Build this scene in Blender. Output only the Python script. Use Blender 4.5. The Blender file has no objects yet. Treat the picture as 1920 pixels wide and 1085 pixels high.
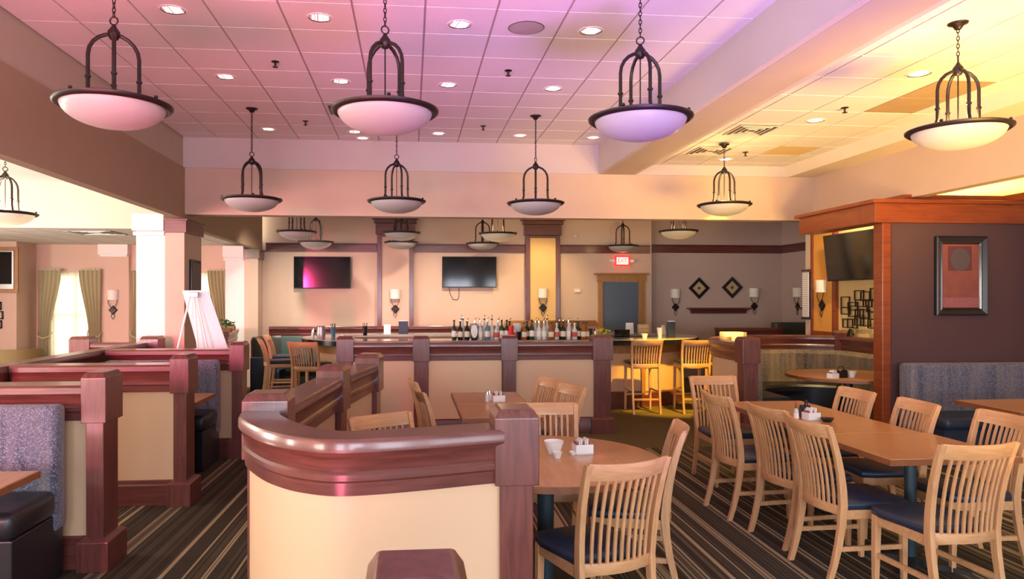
import bpy, bmesh, math, random
from mathutils import Vector
random.seed(7)
SC = bpy.context.scene
COL = SC.collection
PI = math.pi
R = math.radians

# ------------------------------------------------------------------ camera
cam_d = bpy.data.cameras.new('camera'); cam = bpy.data.objects.new('camera', cam_d); COL.objects.link(cam)
cam_d.sensor_width = 36.0; cam_d.lens = 36.0 * 1340 / 1920
cam_d.shift_x = (960 - 890) / 1920; cam_d.shift_y = (560 - 542.5) / 1920
cam_d.clip_start = 0.05
cam.location = (0, 0, 1.7); cam.rotation_euler = (PI / 2, 0, -math.atan(120 / 1340))
SC.camera = cam
SC.view_settings.view_transform = 'Standard'; SC.view_settings.look = 'None'
SC.view_settings.gamma = 1.0; SC.view_settings.use_curve_mapping = False
SC.view_settings.exposure = 0.26
SC.cycles.use_denoising = True
SC.cycles.max_bounces = 8; SC.cycles.diffuse_bounces = 5; SC.cycles.glossy_bounces = 4
SC.cycles.sample_clamp_indirect = 6.0

# ------------------------------------------------------------------ world and light
W = bpy.data.worlds.new('world'); SC.world = W; W.use_nodes = True
W.node_tree.nodes['Background'].inputs[0].default_value = (1.0, 0.93, 0.78, 1)
W.node_tree.nodes['Background'].inputs[1].default_value = 4.0

def lamp(name, kind, loc, power, color, rot=(0, 0, 0), size=None, size_y=None, radius=None, spot=None, blend=0.5):
    d = bpy.data.lights.new(name, kind); d.energy = power; d.color = color
    if kind == 'AREA':
        d.shape = 'RECTANGLE'; d.size = size; d.size_y = size_y or size
    else:
        d.shadow_soft_size = radius or 0.1
    if kind == 'SPOT':
        d.spot_size = R(spot or 90); d.spot_blend = blend
    o = bpy.data.objects.new(name, d); COL.objects.link(o); o.location = loc; o.rotation_euler = rot
    return o

DAY = (0.70, 0.80, 1.0)
SUNNY = (1.0, 0.90, 0.78)
# daylight entering assumed rear windows behind the camera (Y = -2.4, facing into the room)
ASSUMED_WINDOWS = [(-7.4, 1.3, 210, SUNNY), (-5.6, 1.3, 210, SUNNY), (-1.5, 1.1, 95, DAY), (0.3, 1.1, 95, DAY),
                (2.1, 1.1, 75, DAY), (3.9, 1.1, 48, DAY), (6.6, 1.2, 35, DAY)]
for wx, ww, wp, wc in ASSUMED_WINDOWS:
    lamp('window_daylight', 'AREA', (wx, -2.36, 1.65), wp, wc, (R(90), 0, 0), ww, 1.7)
# added area lamps along the windowless left side wall, brightening the left room
for wy in (2.0, 6.0, 9.6):
    lamp('side_window_daylight', 'AREA', (-8.45, wy, 1.65), 170, SUNNY, (R(90), 0, R(-90)), 1.3, 1.6)
# added fixtureless low spots colour the ceilings; an assumed pink tube hangs behind the camera
def aim(loc, target):
    d = Vector(target) - Vector(loc); return d.to_track_quat('-Z', 'Y').to_euler()
def spot(name, loc, target, power, color, deg, blend=1.0, radius=.08):
    return lamp(name, 'SPOT', loc, power, color, aim(loc, target), radius=radius, spot=deg, blend=blend)
for x, y in ((-2.6, 1.3), (-0.9, 0.7)):
    spot('pink_spot', (x, y, 0.6), (-0.7 + .15 * x, 5.2, 3.78), 540, (1.0, 0.17, 0.30), 62, 1.0, .5)
spot('violet_spot', (1.6, 1.2, 0.4), (1.8, 4.9, 3.78), 820, (0.58, 0.20, 1.0), 64, 1.0, .5)
for x, y in ((3.5, 1.0), (5.1, 1.6)):
    spot('warm_uplight', (x, y, 0.7), (4.35 + .3 * (x - 4.3), 6.4, 3.75), 1550, (1.0, 0.60, 0.14), 54, 1.0, .6)  # added to warm the right tray ceiling; no such lamp stands here
o = lamp('pink_tube', 'AREA', (-4.75, -2.3, 2.15), 55, (1.0, 0.05, 0.26), (R(82), 0, R(-5)), 0.1, 1.0); o.data.spread = R(42)
# warm cove strip on top of the dark panelled wall
lamp('cove_strip', 'AREA', (7.15, 8.7, 2.55), 150, (1.0, 0.60, 0.07), (PI, 0, 0), 1.1, 1.9)

# ------------------------------------------------------------------ materials
MATS = {}
def nodes_of(m):
    m.use_nodes = True
    return m.node_tree.nodes, m.node_tree.links, m.node_tree.nodes['Principled BSDF']

def plain(name, col, rough=0.5, metal=0.0, spec=0.5, coat=0.0, var=0.06, vscale=6.0, bump=0.0, bscale=80.0, emit=None, es=0.0):
    m = bpy.data.materials.new(name); N, L, B = nodes_of(m)
    B.inputs['Roughness'].default_value = rough; B.inputs['Metallic'].default_value = metal
    B.inputs['Specular IOR Level'].default_value = spec; B.inputs['Coat Weight'].default_value = coat
    B.inputs['Coat Roughness'].default_value = 0.12
    tc = N.new('ShaderNodeTexCoord')
    if var:
        n = N.new('ShaderNodeTexNoise'); n.inputs['Scale'].default_value = vscale; n.inputs['Detail'].default_value = 4
        L.new(tc.outputs['Object'], n.inputs['Vector'])
        r = N.new('ShaderNodeMapRange'); r.inputs[3].default_value = 1 - var; r.inputs[4].default_value = 1 + var
        L.new(n.outputs['Fac'], r.inputs[0])
        h = N.new('ShaderNodeMix'); h.data_type = 'RGBA'; h.blend_type = 'MULTIPLY'; h.inputs[0].default_value = 1
        h.inputs[6].default_value = (*col, 1); L.new(r.outputs[0], h.inputs[7]); L.new(h.outputs[2], B.inputs['Base Color'])
    else:
        B.inputs['Base Color'].default_value = (*col, 1)
    if bump:
        n2 = N.new('ShaderNodeTexNoise'); n2.inputs['Scale'].default_value = bscale; L.new(tc.outputs['Object'], n2.inputs['Vector'])
        b = N.new('ShaderNodeBump'); b.inputs['Strength'].default_value = bump; b.inputs['Distance'].default_value = 0.01
        L.new(n2.outputs['Fac'], b.inputs['Height']); L.new(b.outputs['Normal'], B.inputs['Normal'])
    if emit:
        B.inputs['Emission Color'].default_value = (*emit, 1); B.inputs['Emission Strength'].default_value = es
    MATS[name] = m
    return m

def wood(name, c1, c2, scale, rough=0.3, coat=0.3):
    m = bpy.data.materials.new(name); N, L, B = nodes_of(m)
    tc = N.new('ShaderNodeTexCoord'); mp = N.new('ShaderNodeMapping'); mp.inputs['Scale'].default_value = scale
    L.new(tc.outputs['Object'], mp.inputs['Vector'])
    n = N.new('ShaderNodeTexNoise'); n.inputs['Scale'].default_value = 3.0; n.inputs['Detail'].default_value = 6; n.inputs['Distortion'].default_value = 0.6
    L.new(mp.outputs[0], n.inputs['Vector'])
    r = N.new('ShaderNodeValToRGB'); r.color_ramp.elements[0].position = 0.3; r.color_ramp.elements[1].position = 0.72
    r.color_ramp.elements[0].color = (*c1, 1); r.color_ramp.elements[1].color = (*c2, 1)
    L.new(n.outputs['Fac'], r.inputs[0]); L.new(r.outputs[0], B.inputs['Base Color'])
    B.inputs['Roughness'].default_value = rough; B.inputs['Coat Weight'].default_value = coat; B.inputs['Coat Roughness'].default_value = 0.15
    MATS[name] = m
    return m

wood('mahogany', (0.086, 0.022, 0.019), (0.165, 0.047, 0.037), (1.2, 1.2, 14), 0.32, 0.5)
wood('mahogany_v', (0.086, 0.022, 0.019), (0.165, 0.047, 0.037), (14, 14, 1.2), 0.32, 0.5)
wood('redwood', (0.19, 0.036, 0.010), (0.29, 0.062, 0.013), (1.2, 1.2, 12), 0.35, 0.25)
wood('maple', (0.52, 0.27, 0.12), (0.66, 0.37, 0.18), (16, 16, 1.5), 0.4, 0.15)
wood('maple_h', (0.52, 0.27, 0.12), (0.66, 0.37, 0.18), (1.5, 16, 16), 0.4, 0.15)
wood('tabletop', (0.45, 0.225, 0.085), (0.55, 0.295, 0.125), (14, 1.2, 4), 0.3, 0.3)
wood('table_edge', (0.2, 0.07, 0.025), (0.28, 0.1, 0.04), (3, 3, 10), 0.4, 0.2)
wood('oak_trim', (0.3, 0.13, 0.035), (0.42, 0.2, 0.06), (10, 10, 1.5), 0.4, 0.2)
plain('wall_tan', (0.62, 0.46, 0.36), 0.85, var=0.03, bump=0.03)
plain('wall_pink_tan', (0.60, 0.43, 0.34), 0.8, var=0.03, bump=0.03)
plain('beam_paint', (0.37, 0.26, 0.175), 0.85, var=0.04)
plain('tray_tan', (0.50, 0.40, 0.32), 0.85, var=0.03)
plain('tray_paint', (0.57, 0.49, 0.475), 0.85, var=0.02)
plain('cream_paint', (0.76, 0.65, 0.52), 0.85, var=0.02)
plain('white_paint', (0.82, 0.78, 0.74), 0.7, var=0.02)
plain('mauve_wall', (0.50, 0.38, 0.34), 0.85, var=0.04)
plain('gold_paint', (0.72, 0.47, 0.20), 0.7, var=0.03)
plain('orange_paint', (0.72, 0.33, 0.06), 0.7, var=0.03)
plain('straw_paint', (0.68, 0.50, 0.22), 0.8, var=0.04)
plain('plum_wall', (0.090, 0.042, 0.046), 0.7, var=0.12, vscale=3, bump=0.04)
plain('panel_cream', (0.60, 0.40, 0.25), 0.45, var=0.03, vscale=2)
plain('tile_white', (0.80, 0.76, 0.73), 0.9, var=0.04, vscale=40, bump=0.12, bscale=160)
plain('tile_stained', (0.44, 0.30, 0.16), 0.9, var=0.15, vscale=5, bump=0.12, bscale=160)
plain('tile_yellowed', (0.74, 0.55, 0.26), 0.9, var=0.08, vscale=5, bump=0.12, bscale=160)
plain('grid_grey', (0.45, 0.38, 0.34), 0.7, var=0)
plain('bronze', (0.030, 0.019, 0.018), 0.42, metal=0.5, var=0.1)
plain('black_gloss', (0.010, 0.010, 0.012), 0.16, var=0)
plain('black_matte', (0.014, 0.013, 0.014), 0.5, var=0)
plain('frame_black', (0.012, 0.012, 0.016), 0.22, coat=0.6, var=0)
plain('screen', (0.006, 0.006, 0.008), 0.08, var=0)
plain('leather_navy', (0.018, 0.030, 0.058), 0.38, var=0.1, bump=0.08, bscale=250)
plain('leather_black', (0.014, 0.013, 0.017), 0.32, var=0.1, bump=0.1, bscale=200)
plain('leather_green', (0.045, 0.050, 0.038), 0.4, var=0.12)
plain('leather_teal', (0.10, 0.17, 0.165), 0.45, var=0.08)
plain('olive_fabric', (0.20, 0.15, 0.055), 0.8, var=0.1)
plain('pedestal_blue', (0.035, 0.06, 0.08), 0.35, metal=0.3, var=0)
plain('chrome', (0.75, 0.74, 0.72), 0.18, metal=1.0, var=0)
plain('steel', (0.5, 0.5, 0.5), 0.35, metal=0.9, var=0)
plain('porcelain', (0.85, 0.84, 0.82), 0.25, var=0)
plain('paper', (0.85, 0.83, 0.80), 0.8, var=0.02)
plain('board_white', (0.86, 0.85, 0.86), 0.5, var=0)
plain('shade_white', (0.80, 0.76, 0.70), 0.7, var=0)
plain('stone_top', (0.42, 0.40, 0.38), 0.12, var=0.25, vscale=60)
plain('red_plastic', (0.75, 0.015, 0.02), 0.35, var=0)
plain('green_glass', (0.02, 0.05, 0.02), 0.12, var=0)
plain('dark_glass', (0.015, 0.012, 0.012), 0.1, var=0)
plain('amber_glass', (0.28, 0.09, 0.02), 0.12, var=0)
plain('clear_bottle', (0.62, 0.64, 0.62), 0.12, var=0)
plain('blue_glass', (0.10, 0.22, 0.34), 0.12, var=0)
plain('label_cream', (0.78, 0.72, 0.58), 0.7, var=0.05, vscale=60)
plain('label_red', (0.55, 0.10, 0.07), 0.7, var=0.05)
plain('leaf_green', (0.06, 0.12, 0.025), 0.6, var=0.3, vscale=30)
plain('flower_yellow', (0.75, 0.62, 0.03), 0.6, var=0.1)
plain('door_blue', (0.085, 0.125, 0.19), 0.35, var=0.05)
plain('art_rust', (0.26, 0.075, 0.06), 0.5, var=0.3, vscale=9)
plain('art_plum', (0.13, 0.035, 0.045), 0.5, var=0.25, vscale=12)
plain('art_grey', (0.10, 0.08, 0.085), 0.5, var=0.2)
plain('art_rose', (0.34, 0.11, 0.12), 0.5, var=0.4, vscale=40)
plain('diamond_cream', (0.46, 0.38, 0.22), 0.5, var=0.2, vscale=40)
plain('exit_face', (0.9, 0.85, 0.8), 0.5, var=0, emit=(1, 0.55, 0.5), es=0.8)
plain('exit_red', (0.8, 0.02, 0.02), 0.4, var=0, emit=(1, 0.03, 0.03), es=1.3)
plain('can_lamp', (0.9, 0.88, 0.85), 0.3, var=0, emit=(1, 0.92, 0.8), es=1.2)
plain('gold_wood_light', (0.62, 0.42, 0.20), 0.5, var=0.1)

def frosted():
    m = bpy.data.materials.new('frosted_bowl'); N, L, B = nodes_of(m)
    B.inputs['Base Color'].default_value = (0.48, 0.46, 0.45, 1); B.inputs['Roughness'].default_value = 0.38
    t = N.new('ShaderNodeBsdfTranslucent'); t.inputs[0].default_value = (0.9, 0.85, 0.78, 1)
    mx = N.new('ShaderNodeMixShader'); mx.inputs[0].default_value = 0.25
    L.new(B.outputs[0], mx.inputs[1]); L.new(t.outputs[0], mx.inputs[2])
    L.new(mx.outputs[0], N['Material Output'].inputs[0]); MATS['frosted_bowl'] = m
frosted()
def cloth(name, col, trans, alpha):
    m = bpy.data.materials.new(name); N, L, B = nodes_of(m)
    B.inputs['Base Color'].default_value = (*col, 1); B.inputs['Roughness'].default_value = 0.9
    t = N.new('ShaderNodeBsdfTranslucent'); t.inputs[0].default_value = (*col, 1)
    mx = N.new('ShaderNodeMixShader'); mx.inputs[0].default_value = trans
    L.new(B.outputs[0], mx.inputs[1]); L.new(t.outputs[0], mx.inputs[2]); out = mx
    if alpha:
        tr = N.new('ShaderNodeBsdfTransparent'); m2 = N.new('ShaderNodeMixShader'); m2.inputs[0].default_value = alpha
        L.new(mx.outputs[0], m2.inputs[1]); L.new(tr.outputs[0], m2.inputs[2]); out = m2
    L.new(out.outputs[0], N['Material Output'].inputs[0]); MATS[name] = m
cloth('curtain_green', (0.60, 0.57, 0.36), 0.25, 0)
cloth('sheer', (0.88, 0.85, 0.74), 0.6, 0.3)

def glass_pane():
    m = bpy.data.materials.new('pane_glass'); N, L, B = nodes_of(m)
    tr = N.new('ShaderNodeBsdfTransparent'); g = N.new('ShaderNodeBsdfGlossy'); g.inputs['Roughness'].default_value = 0.02
    mx = N.new('ShaderNodeMixShader'); mx.inputs[0].default_value = 0.08
    L.new(tr.outputs[0], mx.inputs[1]); L.new(g.outputs[0], mx.inputs[2]); L.new(mx.outputs[0], N['Material Output'].inputs[0])
    MATS['pane_glass'] = m
glass_pane()

def carpet():
    m = bpy.data.materials.new('carpet'); N, L, B = nodes_of(m)
    tc = N.new('ShaderNodeTexCoord'); sp = N.new('ShaderNodeSeparateXYZ'); L.new(tc.outputs['Object'], sp.inputs[0])
    mul = N.new('ShaderNodeMath'); mul.operation = 'MULTIPLY_ADD'; mul.inputs[1].default_value = -0.02
    L.new(sp.outputs['Y'], mul.inputs[0]); L.new(sp.outputs['X'], mul.inputs[2])
    sc = N.new('ShaderNodeMath'); sc.operation = 'MULTIPLY'; sc.inputs[1].default_value = 4.6; L.new(mul.outputs[0], sc.inputs[0])
    n = N.new('ShaderNodeTexNoise'); n.noise_dimensions = '1D'; n.inputs['Scale'].default_value = 1.0; n.inputs['Detail'].default_value = 1.8
    n.inputs['Roughness'].default_value = 0.75
    L.new(sc.outputs[0], n.inputs['W'])
    r = N.new('ShaderNodeValToRGB'); cr = r.color_ramp; cr.interpolation = 'CONSTANT'
    stops = [(0.0, (0.040, 0.034, 0.022)), (0.30, (0.12, 0.095, 0.055)), (0.36, (0.046, 0.038, 0.026)), (0.44, (0.085, 0.07, 0.045)),
             (0.48, (0.055, 0.047, 0.032)), (0.53, (0.36, 0.29, 0.17)), (0.575, (0.075, 0.065, 0.042)), (0.62, (0.30, 0.24, 0.15)), (0.67, (0.10, 0.08, 0.05))]
    cr.elements[0].position = 0; cr.elements[0].color = (*stops[0][1], 1)
    cr.elements[1].position = stops[1][0]; cr.elements[1].color = (*stops[1][1], 1)
    for p, c in stops[2:]:
        e = cr.elements.new(p); e.color = (*c, 1)
    L.new(n.outputs['Fac'], r.inputs[0])
    gt = N.new('ShaderNodeMath'); gt.operation = 'GREATER_THAN'; gt.inputs[1].default_value = 7.95; L.new(sp.outputs['Y'], gt.inputs[0])
    mx = N.new('ShaderNodeMix'); mx.data_type = 'RGBA'; mx.inputs[7].default_value = (0.13, 0.10, 0.05, 1)
    L.new(gt.outputs[0], mx.inputs[0]); L.new(r.outputs[0], mx.inputs[6])
    f = N.new('ShaderNodeTexNoise'); f.inputs['Scale'].default_value = 220; L.new(tc.outputs['Object'], f.inputs['Vector'])
    mr = N.new('ShaderNodeMapRange'); mr.inputs[3].default_value = 0.7; mr.inputs[4].default_value = 1.3; L.new(f.outputs['Fac'], mr.inputs[0])
    h = N.new('ShaderNodeMix'); h.data_type = 'RGBA'; h.blend_type = 'MULTIPLY'; h.inputs[0].default_value = 1
    L.new(mx.outputs[2], h.inputs[6]); L.new(mr.outputs[0], h.inputs[7]); L.new(h.outputs[2], B.inputs['Base Color'])
    B.inputs['Roughness'].default_value = 0.95; B.inputs['Specular IOR Level'].default_value = 0.1
    bp = N.new('ShaderNodeBump'); bp.inputs['Strength'].default_value = 0.4; bp.inputs['Distance'].default_value = 0.01
    L.new(f.outputs['Fac'], bp.inputs['Height']); L.new(bp.outputs[0], B.inputs['Normal'])
    MATS['carpet'] = m
carpet()

def speckle_fabric(name, cols, stripe=3.0):
    m = bpy.data.materials.new(name); N, L, B = nodes_of(m)
    tc = N.new('ShaderNodeTexCoord')
    v = N.new('ShaderNodeTexVoronoi'); v.inputs['Scale'].default_value = 190; L.new(tc.outputs['Object'], v.inputs['Vector'])
    mp = N.new('ShaderNodeMapping'); mp.inputs['Scale'].default_value = (stripe * 3, stripe * 3, 0.7); L.new(tc.outputs['Object'], mp.inputs['Vector'])
    n = N.new('ShaderNodeTexNoise'); n.inputs['Scale'].default_value = 1.6; n.inputs['Detail'].default_value = 5; L.new(mp.outputs[0], n.inputs['Vector'])
    r = N.new('ShaderNodeValToRGB'); cr = r.color_ramp
    cr.elements[0].position = 0.33; cr.elements[0].color = (*cols[0], 1); cr.elements[1].position = 0.66; cr.elements[1].color = (*cols[2], 1)
    e = cr.elements.new(0.5); e.color = (*cols[1], 1)
    L.new(n.outputs['Fac'], r.inputs[0])
    sp = N.new('ShaderNodeSeparateColor'); L.new(v.outputs['Color'], sp.inputs[0])
    gt = N.new('ShaderNodeMapRange'); gt.inputs[1].default_value = 0.62; gt.inputs[2].default_value = 0.9; L.new(sp.outputs[0], gt.inputs[0])
    mx = N.new('ShaderNodeMix'); mx.data_type = 'RGBA'; mx.inputs[7].default_value = (*cols[3], 1)
    L.new(gt.outputs[0], mx.inputs[0]); L.new(r.outputs[0], mx.inputs[6]); L.new(mx.outputs[2], B.inputs['Base Color'])
    B.inputs['Roughness'].default_value = 0.85; B.inputs['Sheen Weight'].default_value = 0.2
    bp = N.new('ShaderNodeBump'); bp.inputs['Strength'].default_value = 0.3; bp.inputs['Distance'].default_value = 0.005
    L.new(v.outputs['Distance'], bp.inputs['Height']); L.new(bp.outputs[0], B.inputs['Normal'])
    MATS[name] = m
speckle_fabric('booth_fabric', [(0.035, 0.05, 0.085), (0.10, 0.10, 0.15), (0.17, 0.145, 0.15), (0.24, 0.24, 0.29)])
speckle_fabric('booth_fabric_warm', [(0.055, 0.05, 0.05), (0.16, 0.12, 0.09), (0.24, 0.18, 0.12), (0.32, 0.25, 0.18)], 2.2)

def lowtile():      # ceiling grid too far away to tell its tiles apart
    m = bpy.data.materials.new('far_ceiling'); N, L, B = nodes_of(m)
    tc = N.new('ShaderNodeTexCoord'); b = N.new('ShaderNodeTexBrick'); b.offset = 0
    b.inputs['Color1'].default_value = (0.74, 0.68, 0.63, 1); b.inputs['Color2'].default_value = (0.78, 0.72, 0.67, 1); b.inputs['Mortar'].default_value = (0.4, 0.34, 0.3, 1)
    b.inputs['Scale'].default_value = 1; b.inputs['Brick Width'].default_value = 0.517; b.inputs['Row Height'].default_value = 0.517; b.inputs['Mortar Size'].default_value = 0.012
    L.new(tc.outputs['Object'], b.inputs['Vector']); L.new(b.outputs['Color'], B.inputs['Base Color']); B.inputs['Roughness'].default_value = 0.9
    MATS['far_ceiling'] = m
lowtile()
def printed():      # notice sheet with rows of fine print
    m = bpy.data.materials.new('printed_sheet'); N, L, B = nodes_of(m)
    tc = N.new('ShaderNodeTexCoord'); w = N.new('ShaderNodeTexWave'); w.bands_direction = 'Z'; w.inputs['Scale'].default_value = 9; w.inputs['Distortion'].default_value = 1.5
    L.new(tc.outputs['Object'], w.inputs['Vector'])
    r = N.new('ShaderNodeValToRGB'); r.color_ramp.elements[0].position = 0.12; r.color_ramp.elements[1].position = 0.25
    r.color_ramp.elements[0].color = (0.42, 0.38, 0.42, 1); r.color_ramp.elements[1].color = (0.80, 0.76, 0.78, 1)
    L.new(w.outputs['Fac'], r.inputs[0]); L.new(r.outputs[0], B.inputs['Base Color']); MATS['printed_sheet'] = m
printed()

# ------------------------------------------------------------------ geometry helpers
class MB:
    def __init__(s): s.v = []; s.f = []
    def add(s, vs, fs):
        o = len(s.v); s.v += [tuple(p) for p in vs]; s.f += [tuple(i + o for i in f) for f in fs]; return s
    def box(s, x0, x1, y0, y1, z0, z1):
        vs = [(x, y, z) for z in (z0, z1) for y in (y0, y1) for x in (x0, x1)]
        return s.add(vs, [(0, 2, 3, 1), (4, 5, 7, 6), (0, 1, 5, 4), (2, 6, 7, 3), (0, 4, 6, 2), (1, 3, 7, 5)])
    def rings(s, rs, closed=True, caps=True, loop=False):
        n = len(rs[0]); o = len(s.v)
        for r in rs: s.v += [tuple(p) for p in r]
        m = len(rs)
        for i in range(m if loop else m - 1):
            a = o + i * n; b = o + ((i + 1) % m) * n
            for k in range(n if closed else n - 1):
                k2 = (k + 1) % n
                s.f.append((a + k, a + k2, b + k2, b + k))
        if caps and closed and not loop:
            s.f.append(tuple(o + k for k in reversed(range(n)))); s.f.append(tuple(o + (m - 1) * n + k for k in range(n)))
        return s
    def lathe(s, prof, n=16, c=(0, 0, 0), a0=0, a1=2 * PI, caps=True):
        full = abs(a1 - a0 - 2 * PI) < 1e-6
        m = n if full else n + 1
        rs = []
        for r, z in prof:
            rs.append([(c[0] + r * math.cos(a0 + (a1 - a0) * k / n), c[1] + r * math.sin(a0 + (a1 - a0) * k / n), c[2] + z) for k in range(m)])
        return s.rings(rs, closed=full, caps=caps)
    def tube(s, path, r, n=8, loop=False):
        P = [Vector(p) for p in path]; rs = []
        m = len(P)
        up = Vector((0, 0, 1))
        prev = None
        for i, p in enumerate(P):
            if loop: t = P[(i + 1) % m] - P[i - 1]
            else: t = P[min(i + 1, m - 1)] - P[max(i - 1, 0)]
            t.normalize()
            if prev is None:
                a = t.cross(up)
                if a.length < 0.2: a = t.cross(Vector((1, 0, 0)))
            else:
                a = prev - t * prev.dot(t)
            a.normalize(); prev = a; b = t.cross(a)
            rr = r[i] if isinstance(r, (list, tuple)) else r
            rs.append([p + a * (rr * math.cos(2 * PI * k / n)) + b * (rr * math.sin(2 * PI * k / n)) for k in range(n)])
        return s.rings(rs, loop=loop)
    def post(s, path, sizes):            # rectangular bar running mostly upward: horizontal rectangles joined
        rs = []
        for (x, y, z), (w, d) in zip(path, sizes):
            rs.append([(x - w / 2, y - d / 2, z), (x + w / 2, y - d / 2, z), (x + w / 2, y + d / 2, z), (x - w / 2, y + d / 2, z)])
        return s.rings(rs)
    def bar(s, path, h, d):              # rectangular bar running mostly along x
        rs = [[(x, y - d / 2, z - h / 2), (x, y - d / 2, z + h / 2), (x, y + d / 2, z + h / 2), (x, y + d / 2, z - h / 2)] for x, y, z in path]
        return s.rings(rs)
    def prism(s, poly, z0, z1):
        n = len(poly)
        return s.rings([[(x, y, z0) for x, y in poly], [(x, y, z1) for x, y in poly]])
    def sweep(s, path, prof, loop=False):   # closed profile (offset to the left of travel, z) along an xy path
        P = [Vector((p[0], p[1])) for p in path]; m = len(P); rs = []
        for i in range(m):
            if loop or 0 < i < m - 1:
                d0 = (P[i] - P[i - 1]).normalized(); d1 = (P[(i + 1) % m] - P[i]).normalized()
            elif i == 0: d0 = d1 = (P[1] - P[0]).normalized()
            else: d0 = d1 = (P[-1] - P[-2]).normalized()
            n0 = Vector((-d0.y, d0.x)); n1 = Vector((-d1.y, d1.x)); nn = (n0 + n1)
            nn = nn / max(0.3, (1 + n0.dot(n1)))
            rs.append([(P[i].x + nn.x * o, P[i].y + nn.y * o, z) for o, z in prof])
        return s.rings(rs, loop=loop)
    def mesh(s, name, mat, smooth=False, bevel=0.0, seg=2):
        me = bpy.data.meshes.new(name); me.from_pydata(s.v, [], s.f); me.update()
        bm = bmesh.new(); bm.from_mesh(me)
        bmesh.ops.recalc_face_normals(bm, faces=bm.faces)
        if bevel:
            es = [e for e in bm.edges if len(e.link_faces) == 2 and e.calc_face_angle(0) > 0.5]
            bmesh.ops.bevel(bm, geom=es, offset=bevel, segments=seg, profile=0.5, affect='EDGES', clamp_overlap=True)
        bm.to_mesh(me); bm.free()
        me.materials.append(MATS[mat])
        if smooth:
            me.polygons.foreach_set('use_smooth', [True] * len(me.polygons))
            me.set_sharp_from_angle(angle=R(smooth if smooth is not True else 40))
        return me
    def build(s, name, mat, parent=None, smooth=False, bevel=0.0, seg=2, loc=None, rz=0.0):
        o = bpy.data.objects.new(name, s.mesh(name, mat, smooth, bevel, seg)); COL.objects.link(o)
        if parent: o.parent = parent
        if loc: o.location = loc
        if rz: o.rotation_euler = (0, 0, rz)
        return o

def tag(o, label, cat, group=None):
    o['label'] = label; o['category'] = cat
    if group: o['group'] = group
    return o
def thing(name, label, cat, loc=(0, 0, 0), rz=0.0, group=None):
    o = bpy.data.objects.new(name, None); COL.objects.link(o); o.empty_display_size = 0.1
    o.location = loc; o.rotation_euler = (0, 0, rz)
    return tag(o, label, cat, group)
def struct(o): o['kind'] = 'structure'; return o
def dup(root, loc, rz, label, group=None, scale=None):
    r = root.copy(); COL.objects.link(r); r.location = loc; r.rotation_euler = (0, 0, rz); r['label'] = label
    if group: r['group'] = group
    if scale: r.scale = (scale,) * 3
    for ch in list(root.children):
        c = ch.copy(); COL.objects.link(c); c.parent = r
        for g in ch.children:
            d = g.copy(); COL.objects.link(d); d.parent = c
    return r
def B(x0, x1, y0, y1, z0, z1): return MB().box(x0, x1, y0, y1, z0, z1)
def arc(cx, cy, r, a0, a1, n): return [(cx + r * math.cos(R(a0 + (a1 - a0) * i / n)), cy + r * math.sin(R(a0 + (a1 - a0) * i / n))) for i in range(n + 1)]
# ================================================================== THE SETTING
XL, XR, YR, YB = -8.6, 8.05, -2.5, 14.6
fl = struct(B(XL - .2, XR + .2, YR - .2, 15.3, -0.1, 0).build('floor', 'carpet'))

# --- main tray ceiling with its lay-in tiles
PT = 0.517
def ceiling_tiles(parent, x0, x1, y0, y1, z, gx, gy, special=None, skip=()):
    cache = {}
    i0 = math.floor((x0 - gx) / PT); i1 = math.ceil((x1 - gx) / PT); j0 = math.floor((y0 - gy) / PT); j1 = math.ceil((y1 - gy) / PT)
    for i in range(i0, i1):
        for j in range(j0, j1):
            a, b = max(x0, gx + i * PT + 0.008), min(x1, gx + (i + 1) * PT - 0.008)
            c, d = max(y0, gy + j * PT + 0.006), min(y1, gy + (j + 1) * PT - 0.006)
            if b - a < 0.03 or d - c < 0.03 or (i, j) in skip: continue
            mat = (special or {}).get((i, j), 'tile_white')
            key = (round(b - a, 3), round(d - c, 3), mat)
            if key not in cache:
                w, h = (b - a) / 2, (d - c) / 2
                cache[key] = B(-w, w, -h, h, 0, 0.012).mesh('tile', mat)
            o = bpy.data.objects.new('tile', cache[key]); COL.objects.link(o); o.parent = parent
            o.location = ((a + b) / 2, (c + d) / 2, z)
ZC, ZS = 3.78, 3.39
ceil = struct(B(-2.95, 2.6, YR, 9.55, ZC + 0.008, ZC + 0.1).build('ceiling', 'grid_grey'))
ceiling_tiles(ceil, -2.9, 2.54, 4.2, 9.5, ZC, 0.104, 5.10)
struct(B(-2.9, 2.54, YR, 4.2, ZC, ZC + 0.006).build('ceiling', 'tile_white'))
# tray faces, beams and headers
struct(B(-3.06, -2.92, YR, 9.5, ZS, ZC + 0.05).build('trim_1', 'tray_tan'))
struct(B(-3.02, -2.90, YR, 10.25, 2.73, ZS).build('wall_left', 'beam_paint'))
mb = MB(); prof = [(2.54, ZC + .05), (2.54, ZS), (3.05, ZS), (3.05, 3.6), (2.7, ZC + .05)]
mb.rings([[(x, y, z) for x, z in prof] for y in (YR, 9.5)])
struct(mb.build('trim_2', 'tray_paint'))
struct(B(2.6, 2.99, YR, 9.49, ZS - 0.004, ZS + 0.01).build('trim_3', 'tray_tan'))
struct(B(-2.92, 5.22, 9.5, 9.62, ZS, ZC + 0.05).build('trim_4', 'tray_paint'))
struct(B(-2.90, 5.62, 9.515, 9.72, 2.79, ZS).build('wall_header', 'wall_pink_tan'))
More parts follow.
